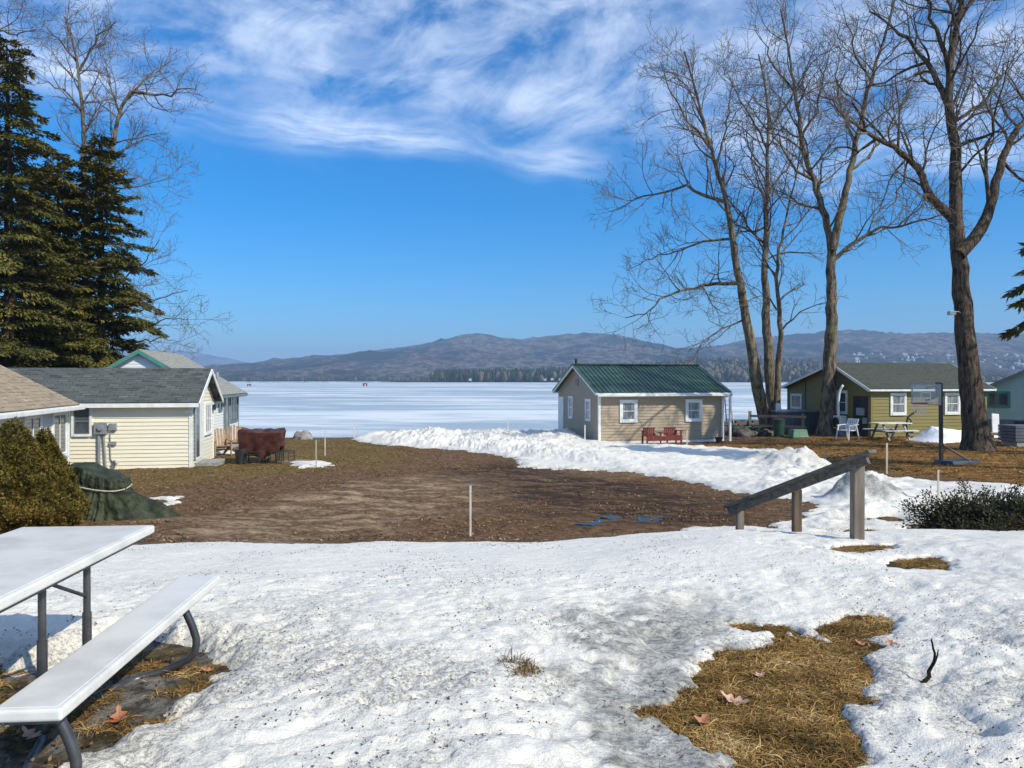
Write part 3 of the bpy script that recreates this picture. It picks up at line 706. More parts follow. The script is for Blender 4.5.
h.part('junction_box', m_metal, [(x2-.12, x2+.08, zz(444.5, 24.4), zz(441, 24.4), .015, .10)], bevel=.008)
cd_ = MB(); cd_.tube([(x2-.02, -.05, zz(430, 24.4)), (x2-.10, -.05, zz(434, 24.4)), (x2-.10, -.05, zz(442, 24.4)), (x2-.09, -.05, .35), (x2+.02, -.08, .22), (x2+.05, -.06, .1)], .018, 8); cd_.build('cable', m_metal, h.root)
sp_ = MB(); sp_.tube([(x2+.02, -.04, .25), (x2+.08, -.16, .28), (x2+.14, -.18, .18)], .05, 10); sp_.build('water_spigot', m_metal, h.root)
h.part('wall_seam', m_white, [(locx(106)-.012, locx(106)+.012, 1.35, 2.1, .001, .017)])
# gable side: glazed door, then a white window
h.part('glass_door', m_pane, [(.42, 1.02, .28, 2.05, .0, .034)], 'right')
h.part('door_frame', m_white, [(.34, .42, .2, 2.13, .0, .05), (1.02, 1.5, .2, 2.13, .0, .05), (.42, 1.02, 2.05, 2.13, .0, .05), (.42, 1.02, .2, .28, .0, .05)], 'right')
h.part('shutter', m_gtrim, [(.20, .335, .22, 2.10, .0, .055)], 'right')
h.window('right', 2.3, .9, 1.0, 1.95, casing=.08, pane=m_cur, mull=2)
st_ = MB(); st_.box(Lc+.03, Lc+.75, .35, 1.5, -.45, .14); st_.build('door_step', m_concrete, h.root, bevel=.02)
gt = MB(); gt.tube([(-.3, -.36, h.e-.16), (Lc+.3, -.36, h.e-.16)], .001, 6)
# porch wing roof light
h.part('wall_lamp', m_black, [(3.02, 3.12, 1.75, 1.95, .03, .14)], 'right')

# ------- grey house behind with teal gable trim (local x runs back from the gable)
a2 = 99; g = House('grey_roofed_house', 'house with teal gable trim and weathered grey roof behind the cream cottage', 'house', (-15.0+2.65*math.cos(R(a2-90)), 31+2.65*math.sin(R(a2-90))), a2, 6.0, 5.3, -1.25, 1.1, 2.72, .5, m_whiteside, m_tealtrim, m_sh_grey, ox=.22, oy=.4, pitch=.12, th=.10, corner=m_gtrim, fasc=m_gtrim, fh=.1)
g.window('front', 1.9, .55, 1.55, 2.2, casing=.07, trim=m_gtrim, sash=m_dsash)
g.part('patio_door', m_pane, [(3.0, 3.6, .3, 2.1, 0, .034)], 'front'); g.part('door_frame', m_gtrim, [(2.6, 3.0, 0, 2.3, 0, .05), (3.6, 3.8, 0, 2.3, 0, .05), (3.0, 3.6, 2.1, 2.3, 0, .05), (3.0, 3.6, 0, .3, 0, .05)], 'front')
w_ = g.window('front', 4.85, 1.5, .95, 2.15, casing=.09, trim=m_gtrim, sash=m_dsash, mull=2, midbar=False)
g.part('deck_step', m_concrete, [(.5, 4.2, -.08, .05, .03, .8)], 'front')
v_ = MB(); v_.tube([(4.3, .6, g.e+.3), (4.3, .6, g.e+.85)], .06, 8); v_.build('vent_pipe', m_metal, g.root)
# ------- tan roofed house at the left edge
a3 = 103.8; ux, uy = math.cos(R(a3)), math.sin(R(a3)); nx_, ny_ = math.sin(R(a3)), -math.cos(R(a3))
Lt = 8.0; far = Vector((-12.6, 22.2)); org = far - Vector((ux, uy)) * (Lt + .3) - Vector((nx_, ny_)) * .12
t_ = House('tan_roofed_house', 'low house with tan shingle roof and pale grey siding at the left edge', 'house', org, a3, Lt, 6.5, -1.2, .92, 2.72, .5, m_grey_side, m_white, m_sh_tan, ox=.3, oy=.22, pitch=.15)
t_.window('front', Lt-.85, 1.0, .75, 1.85, casing=.09, pane=m_pane, midbar=False, mull=1)
t_.window('front', Lt-2.85, 1.0, .75, 1.85, casing=.09, pane=m_pane, midbar=False, mull=1)
t_.window('front', Lt-4.9, 1.0, .75, 1.85, casing=.09, pane=m_pane, midbar=False, mull=1)
gt = MB(); gy_ = -.22-.09; gz = t_.e - t_.sf*.22 + .0
gt.box(-.32, Lt+.32, gy_-.05, gy_+.05, gz-.07, gz+.045); gt.build('gutter', m_white, t_.root, bevel=.02)
# ------- green roofed cottage in the middle
A = (3.85, 34.0); ag = 14; Lg = 6.08; Wg = 5.87
k = House('green_roofed_cottage', 'greige clapboard cottage with ribbed green metal roof beside the lake', 'cottage', A, ag, Lg, Wg, -1.22, 1.08, 2.26, .5, m_greige, m_white, m_greenmetal, ox=.22, oy=.3, pitch=.13, th=.06, fh=.09)
rb = MB()
for i in range(33):
    x = -.26 + i * (Lg + .52) / 32
    for (y0, z0, y1, z1) in ((-.31, k.e - k.sf*.31 + .066, k.ry, k.r + .066), (Wg+.31, k.e - k.sb*.31 + .066, k.ry, k.r + .066)):
        rb.bar((x, y0, z0), (x, y1, z1), .035, .05)
rb.build('roof_rib', m_greenmetal, k.roof)
rc = MB(); rc.bar((-.3, k.ry, k.r + .085), (Lg+.3, k.ry, k.r + .085), .24, .035); rc.build('ridge_cap', m_greenmetal, k.roof)
gx_ = lambda px: locx(px, A, ag)
k.window('front', gx_(628.3), .60, 1.02, 1.80, casing=.12, mull=0, pane=m_cur); k.window('front', gx_(693.5), .60, 1.02, 1.80, casing=.12, pane=m_cur)
k.window('left', 1.35, .5, 1.0, 1.85, casing=.09, pane=m_cur); k.window('left', 3.85, .5, 1.0, 1.92, casing=.09, pane=m_cur)
k.part('side_door', m_white, [(5.0, 5.7, .1, 1.95, 0, .06)], 'left')
k.part('gable_vent', m_gtrim, [(Wg/2-.2, Wg/2+.2, 2.55, 2.85, 0, .04)], 'left')
k.part('skirt_board', m_white, [(0, Lg, -.10, .06, .0, .03)], 'front')
fp = MB(); fp.tube([(.15, 3.6, k.r-.5), (.15, 3.6, k.r+.35)], .055, 10); fp.build('stove_pipe', m_black, k.root)
dp = MB(); dp.tube([(Lg+.25, -.38, k.e-.14), (Lg-.1, -.2, k.e-.32), (Lg-.1, -.12, k.e-.45), (Lg-.1, -.1, .1)], .035, 8); dp.build('downspout', m_white, k.root)
pp = MB(); pp.box(Lg+.10, Lg+.19, -.42, -.33, -.1, k.e-.12); pp.build('porch_post', m_white, k.root)
gt = MB(); gt.box(-.2, Lg+.26, -.42, -.335, k.e-.23, k.e-.12); gt.build('gutter', m_white, k.root, bevel=.015)
# ------- olive cottage on the right
Ao = (16.6, 35.5); ao = 14; Lo = 6.46; Wo = 6.5
q = House('olive_cottage', 'olive green board cottage with faded green shingle roof and two white windows', 'cottage', Ao, ao, Lo, Wo, -1.08, 1.22, 2.36, .38, m_olive, m_white, m_sh_green, ox=.3, oy=.28, pitch=.16, corner=m_olive, fh=.08)
ox_ = lambda px: locx(px, Ao, ao)
q.window('front', ox_(897.8), .66, 1.12, 1.95, casing=.11, pane=m_cur); q.window('front', ox_(951.8), .66, 1.12, 1.95, casing=.11, pane=m_cur)
q.window('left', 2.0, .6, 1.1, 2.05, casing=.1, pane=m_pane); q.window('left', 5.7, .8, 1.2, 1.85, casing=.08, pane=m_pane, midbar=False)
q.part('corner_strip', m_dark, [(4.9, 4.96, 0, 2.55, 0, .03)], 'left')
q.part('electric_box', m_metal, [(.35, .85, 1.0, 1.35, .01, .14), (.15, .42, .62, .9, .01, .14)], 'left', bevel=.01)
q.part('wall_panel', m_dark, [(.2, 1.2, .0, 1.9, .0, .03)], 'left')
fp = MB(); fp.tube([(.1, 3.2, q.r-.35), (.1, 3.2, q.r+.72)], .055, 10); fp.build('stove_pipe', m_black, q.root)
rt = MB()
for i in range(14): rt.box(.2+i*.47, .26+i*.47, -.26, -.02, q.e-.16, q.e-.085)
rt.build('rafter_tail', m_white, q.root)
# ------- teal house behind the big tree
At = (24.6, 40.0); ttx = House('teal_cottage', 'pale teal sided cottage partly hidden behind the big tree trunk at right', 'cottage', (At[0]+7.5*math.cos(R(-35)), At[1]+7.5*math.sin(R(-35))), 55, 6.0, 7.5, -.45, 1.15, 3.0, .5, m_teal, m_gtrim, m_sh_green, ox=.3, oy=.35, pitch=.16, corner=m_teal)
ttx.window('left', 7.5-.62, .85, .72, 1.35, casing=.1, trim=m_tealtrim, sash=m_tealtrim, pane=m_pane, mull=1, midbar=False)
ttx.part('skirting', m_gtrim, [(0, 7.5, -.62, -.02, .01, .03)], 'left'); ttx.part('crawl_opening', m_dark, [(5.4, 6.2, -.42, -.08, .03, .04)], 'left')
ttx.part('batten', m_teal, [(7.5-1.75, 7.5-1.69, 0, 1.9, .0, .03)], 'left')
# ------------------------------------------------------------------ trees
def bark(name, c1, c2, c3, sc=7):
    m, n, b = newmat(name); t = N(n, 'ShaderNodeTexCoord'); mp = N(n, 'ShaderNodeMapping'); mp.inputs['Scale'].default_value = (1, 1, .22); L(n, t.outputs['Object'], mp.inputs[0])
    a = NOISE(n, mp.outputs[0], sc, 7, .7, .3); a2 = NOISE(n, t.outputs['Object'], 1.6, 5, .6)
    c = MIXC(n, SMOOTH(n, a, .38, .62), c1, c2); c = MIXC(n, MATH(n, 'MULTIPLY', SMOOTH(n, a2, .50, .66), .8), c, c3)
    fr_ = NOISE(n, mp.outputs[0], sc * 2.6, 5, .75, .5); c = MIXC(n, MATH(n, 'MULTIPLY', SMOOTH(n, fr_, .52, .62), .65), c, tuple(x * .5 for x in c1))
    setc(n, b, c); b.inputs['Roughness'].default_value = .95; b.inputs['Specular IOR Level'].default_value = .15
    bump(n, b, MATH(n, 'SUBTRACT', a, MATH(n, 'MULTIPLY', fr_, .6)), 1.0, .18); return m
m_bark = bark('grey_bark', (.085, .064, .045), (.34, .27, .195), (.33, .29, .16))
m_bark2 = bark('dark_bark', (.045, .033, .024), (.24, .18, .135), (.16, .13, .085), 11)
m_twig = simple('twig_bark', (.095, .075, .055), (.21, .17, .13), 1.5, .9, spec=.2)
m_hbark = bark('hemlock_bark', (.03, .022, .016), (.08, .06, .045), (.05, .04, .03))
def tubes(polys, sides_of):
    """polys: list of (pts (n,3), radii (n,)); one mesh worth of arrays"""
    groups = {}
    for p, r in polys:
        groups.setdefault((len(p), sides_of(r[0])), []).append((p, r))
    V = []; F_ = []; base = 0
    for (n_, sd_), lst in groups.items():
        P = np.array([a for a, _ in lst]); Rr = np.array([r for _, r in lst]); m_ = len(lst)
        T_ = np.gradient(P, axis=1); T_ /= np.linalg.norm(T_, axis=2, keepdims=True) + 1e-9
        ov = P[:, -1] - P[:, 0]; ref = np.zeros((m_, 3)); ref[np.arange(m_), np.abs(ov).argmin(1)] = 1
        U = np.cross(T_, ref[:, None, :]); U /= np.linalg.norm(U, axis=2, keepdims=True) + 1e-9; Wv = np.cross(T_, U)
        an = np.arange(sd_) * 2 * np.pi / sd_
        ring = P[:, :, None, :] + Rr[:, :, None, None] * (U[:, :, None, :] * np.cos(an)[None, None, :, None] + Wv[:, :, None, :] * np.sin(an)[None, None, :, None])
        V.append(ring.reshape(-1, 3))
        idx = base + np.arange(m_ * n_ * sd_).reshape(m_, n_, sd_); nx2 = np.roll(idx, -1, 2)
        F_.append(np.stack([idx[:, :-1], nx2[:, :-1], nx2[:, 1:], idx[:, 1:]], -1).reshape(-1, 4)); base += m_ * n_ * sd_
    return np.concatenate(V), np.concatenate(F_)
def smoothpath(pts, rad, seg, rg, wob=.05):
    pts = np.array(pts, float); d = np.r_[0, np.cumsum(np.linalg.norm(np.diff(pts, axis=0), axis=1))]
    n_ = max(4, int(d[-1] / seg)); t = np.linspace(0, d[-1], n_ * 4)
    c = np.stack([np.interp(t, d, pts[:, i]) for i in range(3)], 1)
    kz = min(len(t) // 3, 9) | 1
    if kz >= 3:
        k_ = np.hanning(kz + 2)[1:-1]; k_ /= k_.sum(); pad = kz // 2
        lo = c[:1] - (c[pad:0:-1] - c[:1]); hi = c[-1:] + (c[-1:] - c[-2:-2 - pad:-1])
        cc = np.concatenate([lo, c, hi]); c = np.stack([np.convolve(cc[:, i], k_, 'valid') for i in range(3)], 1)
    t2 = np.linspace(0, d[-1], n_); c = np.stack([np.interp(t2, t, c[:, i]) for i in range(3)], 1)
    w = rg.normal(0, wob, (n_, 3)) * np.sin(np.linspace(0, np.pi, n_))[:, None]; c += w
    return c, np.interp(t2 / d[-1], np.linspace(0, 1, len(rad)), rad)
class Tree:
    def __init__(s, seed): s.rg = np.random.default_rng(seed); s.out = []; s.trunk = []
    def grow(s, p, d, ln, r0, lev, up=.10, spread=1.0):
        rg = s.rg; n_ = max(4, int(ln / (.42, .42, .28, .16)[min(lev, 3)])) ; n_ = min(n_, 14)
        st = ln / (n_ - 1); P = [p]; d = d / np.linalg.norm(d)
        wig = (.14, .20, .24, .26)[min(lev, 3)]
        for i in range(n_ - 1):
            d = d + rg.normal(0, wig, 3) + np.array([0, 0, up * (.4 + i / n_)]); d /= np.linalg.norm(d); P.append(P[-1] + d * st)
        P = np.array(P); r1 = max(.0065, r0 * .22); Rr = np.linspace(r0, r1, n_); s.out.append((P, Rr))
        if lev >= 3 or ln < .22: return
        s.side(P, Rr, ln, lev, up, spread)
    def side(s, P, Rr, ln, lev, up, spread=1.0, t0=.22, dens=1.0):
        rg = s.rg; per = (.48, .30, .17)[min(lev, 2)] / dens; nb = max(2, int(ln * (1 - t0) / per)); sgn = 1
        for k in range(nb):
            t = t0 + (1 - t0) * (k + rg.random()) / nb; i = min(len(P) - 2, int(t * (len(P) - 1))); f = t * (len(P) - 1) - i
            q = P[i] + (P[i + 1] - P[i]) * f; tg = P[i + 1] - P[i]; tg = tg / np.linalg.norm(tg)
            a_ = rg.normal(0, 1, 3); a_ -= tg * a_.dot(tg); a_ /= np.linalg.norm(a_); an = rg.uniform(.55, 1.15) * spread
            dd_ = tg * math.cos(an) + a_ * math.sin(an); dd_[2] += .12
            cl_ = (ln * .54 * (1.15 - .75 * t)) * rg.uniform(.55, 1.25) + (.35, .22, .10)[min(lev, 2)]
            cl_ = min(cl_, (3.0, 1.7, .75)[min(lev, 2)])
            rr = Rr[i] * rg.uniform(.42, .62); rr = min(max(rr, .0085), (.055, .026, .014)[min(lev, 2)])
            s.grow(q, dd_, cl_, rr, lev + 1, up)
def guided(name, label, D, trunks, limbs, seed, dens=1.0, group=None, mt=None, ground=None, depthw=.45, flare=1.5):
    """trunks / limbs: pixel polylines given real distances; each limb also wanders towards or away from the camera"""
    T = Tree(seed); rg = T.rg; tr = []
    for (pts, r0, r1, d0, d1) in trunks:
        n_ = len(pts); W3 = [AT(px, py, D + d0 + (d1 - d0) * i / (n_ - 1)) for i, (px, py) in enumerate(pts)]
        rad = r1 + (r0 - r1) * (1 - np.linspace(0, 1, 12)) ** 1.4; P, Rr = smoothpath(W3, rad, .45, rg, .03)
        if ground is not None and len(tr) < ground:
            hgt = P[:, 2] - P[0, 2]; Rr = Rr * (1 + (flare - 1) * np.exp(-np.maximum(hgt, 0) / .38))
        Rr = Rr * rg.uniform(.96, 1.05, len(Rr)); tr.append((P, Rr))
        top = P[int(len(P) * .45):]; T.side(top, Rr[int(len(P) * .45):], np.linalg.norm(top[-1] - top[0]) * 1.0, 0, .10, t0=.02, dens=dens)
    gl_ = []
    for lm_ in limbs:
        (pts, r0, dd0, dd1), ld_ = lm_[:4], (lm_[4] if len(lm_) > 4 else 1.0)
        n_ = len(pts); W3 = [AT(px, py, D + dd0 + (dd1 - dd0) * i / (n_ - 1)) for i, (px, py) in enumerate(pts)]
        # start the limb on the wood it grows from
        allp = np.concatenate([a for a, _ in tr] + gl_); w0 = np.array(W3[0]); sc_ = D / np.maximum(allp[:, 1], 1)
        j_ = np.argmin(((allp[:, 0] * sc_ - w0[0] * D / w0[1]) ** 2) + ((allp[:, 2] - CAMZ) * sc_ - (w0[2] - CAMZ) * D / w0[1]) ** 2); q0 = allp[j_]
        if np.linalg.norm((q0 - w0)[[0, 2]]) < 1.2:
            W3 = [AT(px, py, q0[1] + .08 + (dd1 - dd0) * (i / (n_ - 1)) ** 1.7) for i, (px, py) in enumerate(pts)]; W3[0] = Vector(q0) + Vector((0, .08, 0))
        P, Rr = smoothpath(W3, [r0 * 1.05, r0 * .85, r0 * .66, r0 * .5, r0 * .34, r0 * .2], .4, rg, .07); gl_.append(P); T.out.append((P, Rr))
        T.side(P, Rr, float(np.linalg.norm(np.diff(P, axis=0), axis=1).sum()), 0, .08, t0=.12, dens=dens * 1.15 * ld_)
    p0 = tr[0][0][0]; root = empty(name, tuple(p0), 0, label, 'tree', group); inv = -np.array(p0)
    V, Fq = tubes(tr, lambda r: 20); npmesh('trunk', V + inv, Fq, mt or m_bark, root, smooth=True)
    big_ = [q for q in T.out if q[1][0] > .040]; V, Fq = tubes(big_, lambda r: 12 if r > .06 else 8); npmesh('limb', V + inv, Fq, mt or m_bark, root, smooth=True)
    V, Fq = tubes([q for q in T.out if q[1][0] <= .040], lambda r: 6 if r > .025 else 4 if r > .012 else 3); npmesh('crown', V + inv, Fq, m_twig, root, smooth=True)
    return root, len(T.out)
cnt = []
gA = 'bare hardwood trees on the shore lawn'
_, c_ = guided('bare_tree', 'left leaning bare trunk of the tree clump between the green roofed and olive cottages', 40,
    [([(771,440),(764,415),(757,385),(750,340),(738,275),(727,205),(712,152),(700,110),(692,80),(684,52)], .36, .04, 0, -1.0)],
    [([(738,283),(715,284),(692,288),(665,296),(647,313),(625,318)], .10, -.5, -3), ([(723,203),(705,196),(686,187),(665,193),(641,197),(610,212)], .10, -.7, 2), ([(712,152),(695,130),(681,112),(668,85),(660,62)], .075, -.8, -2.5),
     ([(745,315),(720,330),(700,345),(690,362)], .05, -.4, -2), ([(731,235),(705,240),(680,250),(650,258),(628,270)], .07, -.6, 2.5), ([(716,165),(725,130),(730,100),(737,65)], .06, -.8, .5), ([(704,120),(690,95),(672,70),(655,85)], .05, -.9, 1.5)], 21, ground=1, group=gA, dens=.9)
cnt.append(c_)
_, c_ = guided('bare_tree', 'straight upright bare trunk in the middle of the tree clump beside the rail fence', 40.6,
    [([(773,438),(771,385),(766,330),(765,270),(766,215),(767,165),(768,125),(765,85),(758,55)], .33, .04, 0, .8)],
    [([(766,240),(745,225),(735,205),(720,190)], .07, 0, -2), ([(767,150),(752,120),(738,95),(722,62)], .07, .3, 2), ([(768,135),(785,105),(800,80),(812,55)], .07, .4, -1.5), ([(765,262),(785,250),(805,252),(822,262)], .05, 0, -2),
     ([(766,225),(750,235),(740,222),(735,240)], .06, 0, -1), ([(767,190),(785,170),(800,140),(806,110)], .06, .2, 1.8)], 22, ground=1, group=gA, dens=.9)
cnt.append(c_)
_, c_ = guided('bare_tree', 'slimmest, twisting bare trunk on the right side of the tree clump', 39.7,
    [([(779,440),(777,400),(779,360),(781,325),(776,290),(778,255),(786,215),(795,180),(800,150)], .21, .03, 0, -.6)],
    [([(780,330),(795,315),(812,305),(835,300)], .05, 0, -1.5), ([(777,275),(762,255),(752,240),(735,232)], .045, -.1, 1.5), ([(779,312),(765,295),(748,300),(730,315)], .045, -.1, -2)], 23, ground=1, group=gA, dens=.8)
cnt.append(c_)
_, c_ = guided('bare_tree', 'tall forked bare tree standing in front of the olive cottage gable', 37.4,
    [([(825,440),(827,415),(829,380),(831,330),(831,290),(832,250),(826,220),(815,185),(802,150),(796,105),(788,50),(780,10)], .39, .04, 0, .8),
     ([(832,250),(840,215),(848,180),(856,140),(866,95),(880,50),(893,5),(900,-30)], .20, .04, 0, -1.2)],
    [([(835,258),(852,243),(875,230),(900,226),(925,221),(950,210)], .11, 0, -3), ([(812,180),(790,165),(775,140),(768,110)], .08, .4, -1.5), ([(800,140),(815,115),(822,80),(830,45)], .07, .5, -1), ([(856,140),(842,110),(835,75),(842,40)], .07, -.6, 1.5),
     ([(850,170),(872,155),(890,130),(905,95)], .07, -.5, .5), ([(822,210),(800,205),(780,190),(760,185)], .06, .2, 2.5), ([(795,95),(775,70),(765,45),(752,25)], .06, .7, 1.5), ([(870,85),(855,60),(850,30),(840,5)], .06, -.9, -2)], 24, ground=1, group=gA, dens=.9)
cnt.append(c_)
big, c_ = guided('bare_tree', 'biggest bare tree with thick dark furrowed trunk behind the basketball hoop', 28.9,
    [([(978,451),(975,425),(971,390),(966,340),(961,290),(958,250),(956,215),(955,180),(953,140),(948,100),(950,55),(960,5),(970,-50),(980,-110)], .45, .05, 0, .6),
     ([(958,255),(975,238),(986,218),(994,190),(1000,160),(1010,138),(1024,122),(1045,95),(1060,60)], .25, .06, 0, 1.2)],
    [([(957,225),(945,213),(932,198),(920,178),(908,160),(892,148),(878,138),(866,134),(863,120),(852,104)], .17, 0, -2.5), ([(950,105),(938,82),(924,60),(910,42),(890,26),(868,12)], .12, .2, 2), ([(953,150),(965,142),(985,136),(1005,132)], .09, .3, -1.5),
     ([(950,60),(938,30),(925,0),(915,-40)], .10, .4, -1), ([(956,20),(975,0),(995,-25),(1010,-60)], .09, .5, 1.5), ([(1000,165),(1015,175),(1030,190),(1050,195)], .07, .5, -1.5), ([(990,200),(985,165),(990,135),(998,100),(1008,60)], .08, .5, -1.5),
     ([(880,140),(860,150),(842,148),(820,160)], .06, -1.8, -3), ([(908,162),(900,190),(890,205),(872,212)], .04, -1.2, -3), ([(925,62),(905,70),(880,85),(850,90)], .06, 1, 3), ([(965,120),(985,100),(1000,75),(1024,40)], .07, .3, 2.5), ([(868,134),(850,124),(838,105),(826,98)], .05, -2.3, -3.5)], 25, ground=1, group=gA, mt=m_bark2, dens=1.05, flare=1.45)
cnt.append(c_)
fl_ = MB(); pz = AT(957, 314, 28.9) - big.location
fl_.tube([pz + Vector((.15,0,0)), pz + Vector((0,-.1,.08)), pz + Vector((-.25,-.15,.06))], .022, 8); fl_.box(pz.x-.42, pz.x-.18, pz.y-.25, pz.y-.06, pz.z-.05, pz.z+.09); fl_.build('flood_lamp', m_metal, big, bevel=.01)
# bare tree behind the hemlocks on the left
_, c_ = guided('bare_tree', 'bare tree rising out of the hemlocks behind the cottages at left', 43,
    [([(88,400),(88,330),(86,250),(85,190),(85,145),(82,100),(78,62),(72,35),(66,18)], .34, .05, 0, .6), ([(86,230),(98,195),(108,165),(116,135),(120,110),(132,92)], .22, .08, 0, -.8)],
    [([(132,95),(150,92),(168,96),(185,88),(197,90)], .09, -.8, -2), ([(130,98),(145,80),(160,68),(172,62)], .08, -.8, 1), ([(84,110),(68,95),(52,85),(38,84)], .07, .3, -2), ([(80,70),(92,50),(104,32),(118,22)], .07, .5, -1), ([(110,160),(130,145),(150,140),(170,150)], .06, -.5, 1.5),
     ([(78,60),(62,42),(50,30),(42,20)], .06, .5, 1.5), ([(120,112),(112,88),(108,66),(115,45)], .06, -.6, .5), ([(88,210),(120,190),(145,185),(175,178)], .05, 0, -2), ([(88,340),(125,330),(155,325),(170,318),(188,320)], .07, 0, -3.0, .4), ([(88,300),(120,285),(145,262),(160,240)], .07, 0, -2, .4),
     ([(88,345),(130,342),(160,338),(180,342)], .05, 0, -3.0, .35), ([(88,320),(130,305),(155,300),(175,293),(188,290)], .06, 0, -3, .4)], 26, ground=1, group='bare trees behind the left cottages', dens=1.15)
cnt.append(c_)
_, c_ = guided('bare_tree', 'bare tree reaching in from beyond the left edge above the hemlocks', 40,
    [([(-60,400),(-58,250),(-55,120),(-45,40)], .4, .08, 0, .6)], [([(-50,60),(-20,45),(0,30),(15,36),(38,30)], .09, 0, -2), ([(-55,120),(-20,90),(0,85),(20,80)], .07, 0, -1), ([(-45,40),(-25,15),(-8,0),(8,-15)], .07, 0, -1)], 27, ground=1, group='bare trees behind the left cottages', dens=.9)
# trees beyond the right edge whose shade crosses the lawn
def offframe(x, y, seed, h_=15, label=''):
    T = Tree(seed); z0 = float(H(x, y)) - .1
    P, Rr = smoothpath([(x, y, z0), (x+.2, y, z0+h_*.4), (x-.1, y+.3, z0+h_*.7), (x, y, z0+h_)], [.38, .30, .2, .05], .6, T.rg, .05)
    T.side(P[int(len(P)*.3):], Rr[int(len(P)*.3):], h_*.7, 0, .08, t0=.0, dens=.7)
    for k in range(7):
        a_ = k * 2.4 + seed; q_ = P[int(len(P) * (.32 + .07 * k))]; T.grow(q_, np.array([math.cos(a_), math.sin(a_), .7]), 5.0 - .3 * k, .11, 0)
    root = empty('bare_tree', tuple(P[0]), 0, label, 'tree'); V, Fq = tubes([(P, Rr)], lambda r: 14); npmesh('trunk', V - P[0], Fq, m_bark, root, smooth=True)
    V, Fq = tubes(T.out, lambda r: 8 if r > .05 else 4 if r > .015 else 3); npmesh('crown', V - P[0], Fq, m_twig, root, smooth=True)
offframe(24.5, 24.5, 31, 16, 'bare tree beyond the right edge of the view that shades the lawn')

# ---- conifers
def foliage(name, c1, c2, c3):
    m, n, b = newmat(name); t = N(n, 'ShaderNodeTexCoord'); a = NOISE(n, t.outputs['Object'], .9, 5, .6); a2 = NOISE(n, t.outputs['Object'], 6, 4, .6)
    c = MIXC(n, SMOOTH(n, a2, .35, .65), c1, c2); c = MIXC(n, SMOOTH(n, a, .48, .66), c, c3); setc(n, b, c)
    b.inputs['Roughness'].default_value = .7; b.inputs['Specular IOR Level'].default_value = .25
    return m
m_hem = foliage('hemlock_needles', (.045, .050, .010), (.115, .105, .020), (.20, .165, .035))
m_yew = foliage('dwarf_spruce_needles', (.065, .050, .010), (.16, .125, .022), (.18, .12, .024))
m_jun = foliage('juniper_needles', (.016, .018, .009), (.045, .042, .018), (.085, .058, .024))
def sprays(C, D_, n_, rg, lenr, wr, droop):
    """C centres (k,3), D_ directions (k,3): elongated little quads along the directions"""
    k = len(C); D_ = D_ + rg.normal(0, .35, (k, 3)); D_[:, 2] -= droop; D_ /= np.linalg.norm(D_, axis=1, keepdims=True)
    up = rg.normal(0, .45, (k, 3)); up[:, 2] += 1; S_ = np.cross(D_, up); S_ /= np.linalg.norm(S_, axis=1, keepdims=True) + 1e-9
    l = rg.uniform(*lenr, k)[:, None]; w = rg.uniform(*wr, k)[:, None]
    V = np.stack([C - S_ * w * .25, C + D_ * l * .45 - S_ * w, C + D_ * l, C + D_ * l * .5 + S_ * w, ], 1).reshape(-1, 3)
    F_ = np.arange(k * 4).reshape(-1, 4); return V, F_
def conifer(name, label, x, y, zb, top, rad, seed, base_open=.10, nbr=150, per=170, group=None, kfun=None, lean=0):
    rg = np.random.default_rng(seed); hgt = top - zb; root = empty(name, (x, y, zb), 0, label, 'tree', group)
    P, Rr = smoothpath([(0,0,-.3), (.1,0,hgt*.5), (lean,0,hgt)], [.30, .2, .02], .8, rg, .04); polys = [(P, Rr)]
    V, Fq = tubes(polys, lambda r: 10); npmesh('trunk', V, Fq, m_hbark, root, smooth=True)
    C = []; Dn = []; br = []
    for i in range(nbr):
        t = base_open + (1 - base_open) * ((i + rg.random()) / nbr) ** .92
        prof = (1 - t) ** .60 * (1.0 if t > .12 else .75 + 2 * t); ln = rad * prof * rg.uniform(.38, 1.25) + .3
        a_ = i * 2.39996 + rg.normal(0, .3); d0 = np.array([math.cos(a_), math.sin(a_), .32 - .45 * (1 - t) + rg.normal(0, .24)])
        n_ = 7; p = np.array([lean * t, 0, t * hgt]); pts = [p]; d = d0.copy()
        for j in range(n_ - 1): d = d + np.array([0, 0, -.07]) + rg.normal(0, .06, 3); pts.append(pts[-1] + d / np.linalg.norm(d) * ln / (n_ - 1))
        pts = np.array(pts); br.append((pts, np.linspace(.035 * (1 - t) + .012, .004, n_)))
        m_ = max(16, int(2.3 * per * (ln / rad) ** 1.1)); u = rg.uniform(.08, 1, m_) ** .8; ii = np.minimum((u * (n_ - 1)).astype(int), n_ - 2); f = (u * (n_ - 1) - ii)[:, None]
        c = pts[ii] * (1 - f) + pts[ii + 1] * f; tg = pts[ii + 1] - pts[ii]; tg /= np.linalg.norm(tg, axis=1, keepdims=True)
        sd_ = np.cross(tg, [0, 0, 1.]); sd_ /= np.linalg.norm(sd_, axis=1, keepdims=True) + 1e-9
        wd = (ln * .34 * (1 - u) + .12 + .10 * np.sin(u * 9))[:, None]; off = rg.uniform(-1, 1, m_)[:, None]
        c = c + sd_ * off * wd + tg * np.abs(off) * wd * .55; c[:, 2] -= (np.abs(off[:, 0]) * wd[:, 0]) * .28 + rg.uniform(0, .10, m_)
        C.append(c); Dn.append(tg * .9 + sd_ * off * .9)
    V, Fq = tubes(br, lambda r: 4); npmesh('branch', V, Fq, m_hbark, root, smooth=True)
    V, Fq = sprays(np.concatenate(C), np.concatenate(Dn), 0, rg, (.12, .34), (.028, .060), .25); npmesh('crown', V, Fq, m_hem, root)
    return root
gC = 'hemlocks behind the left cottages'
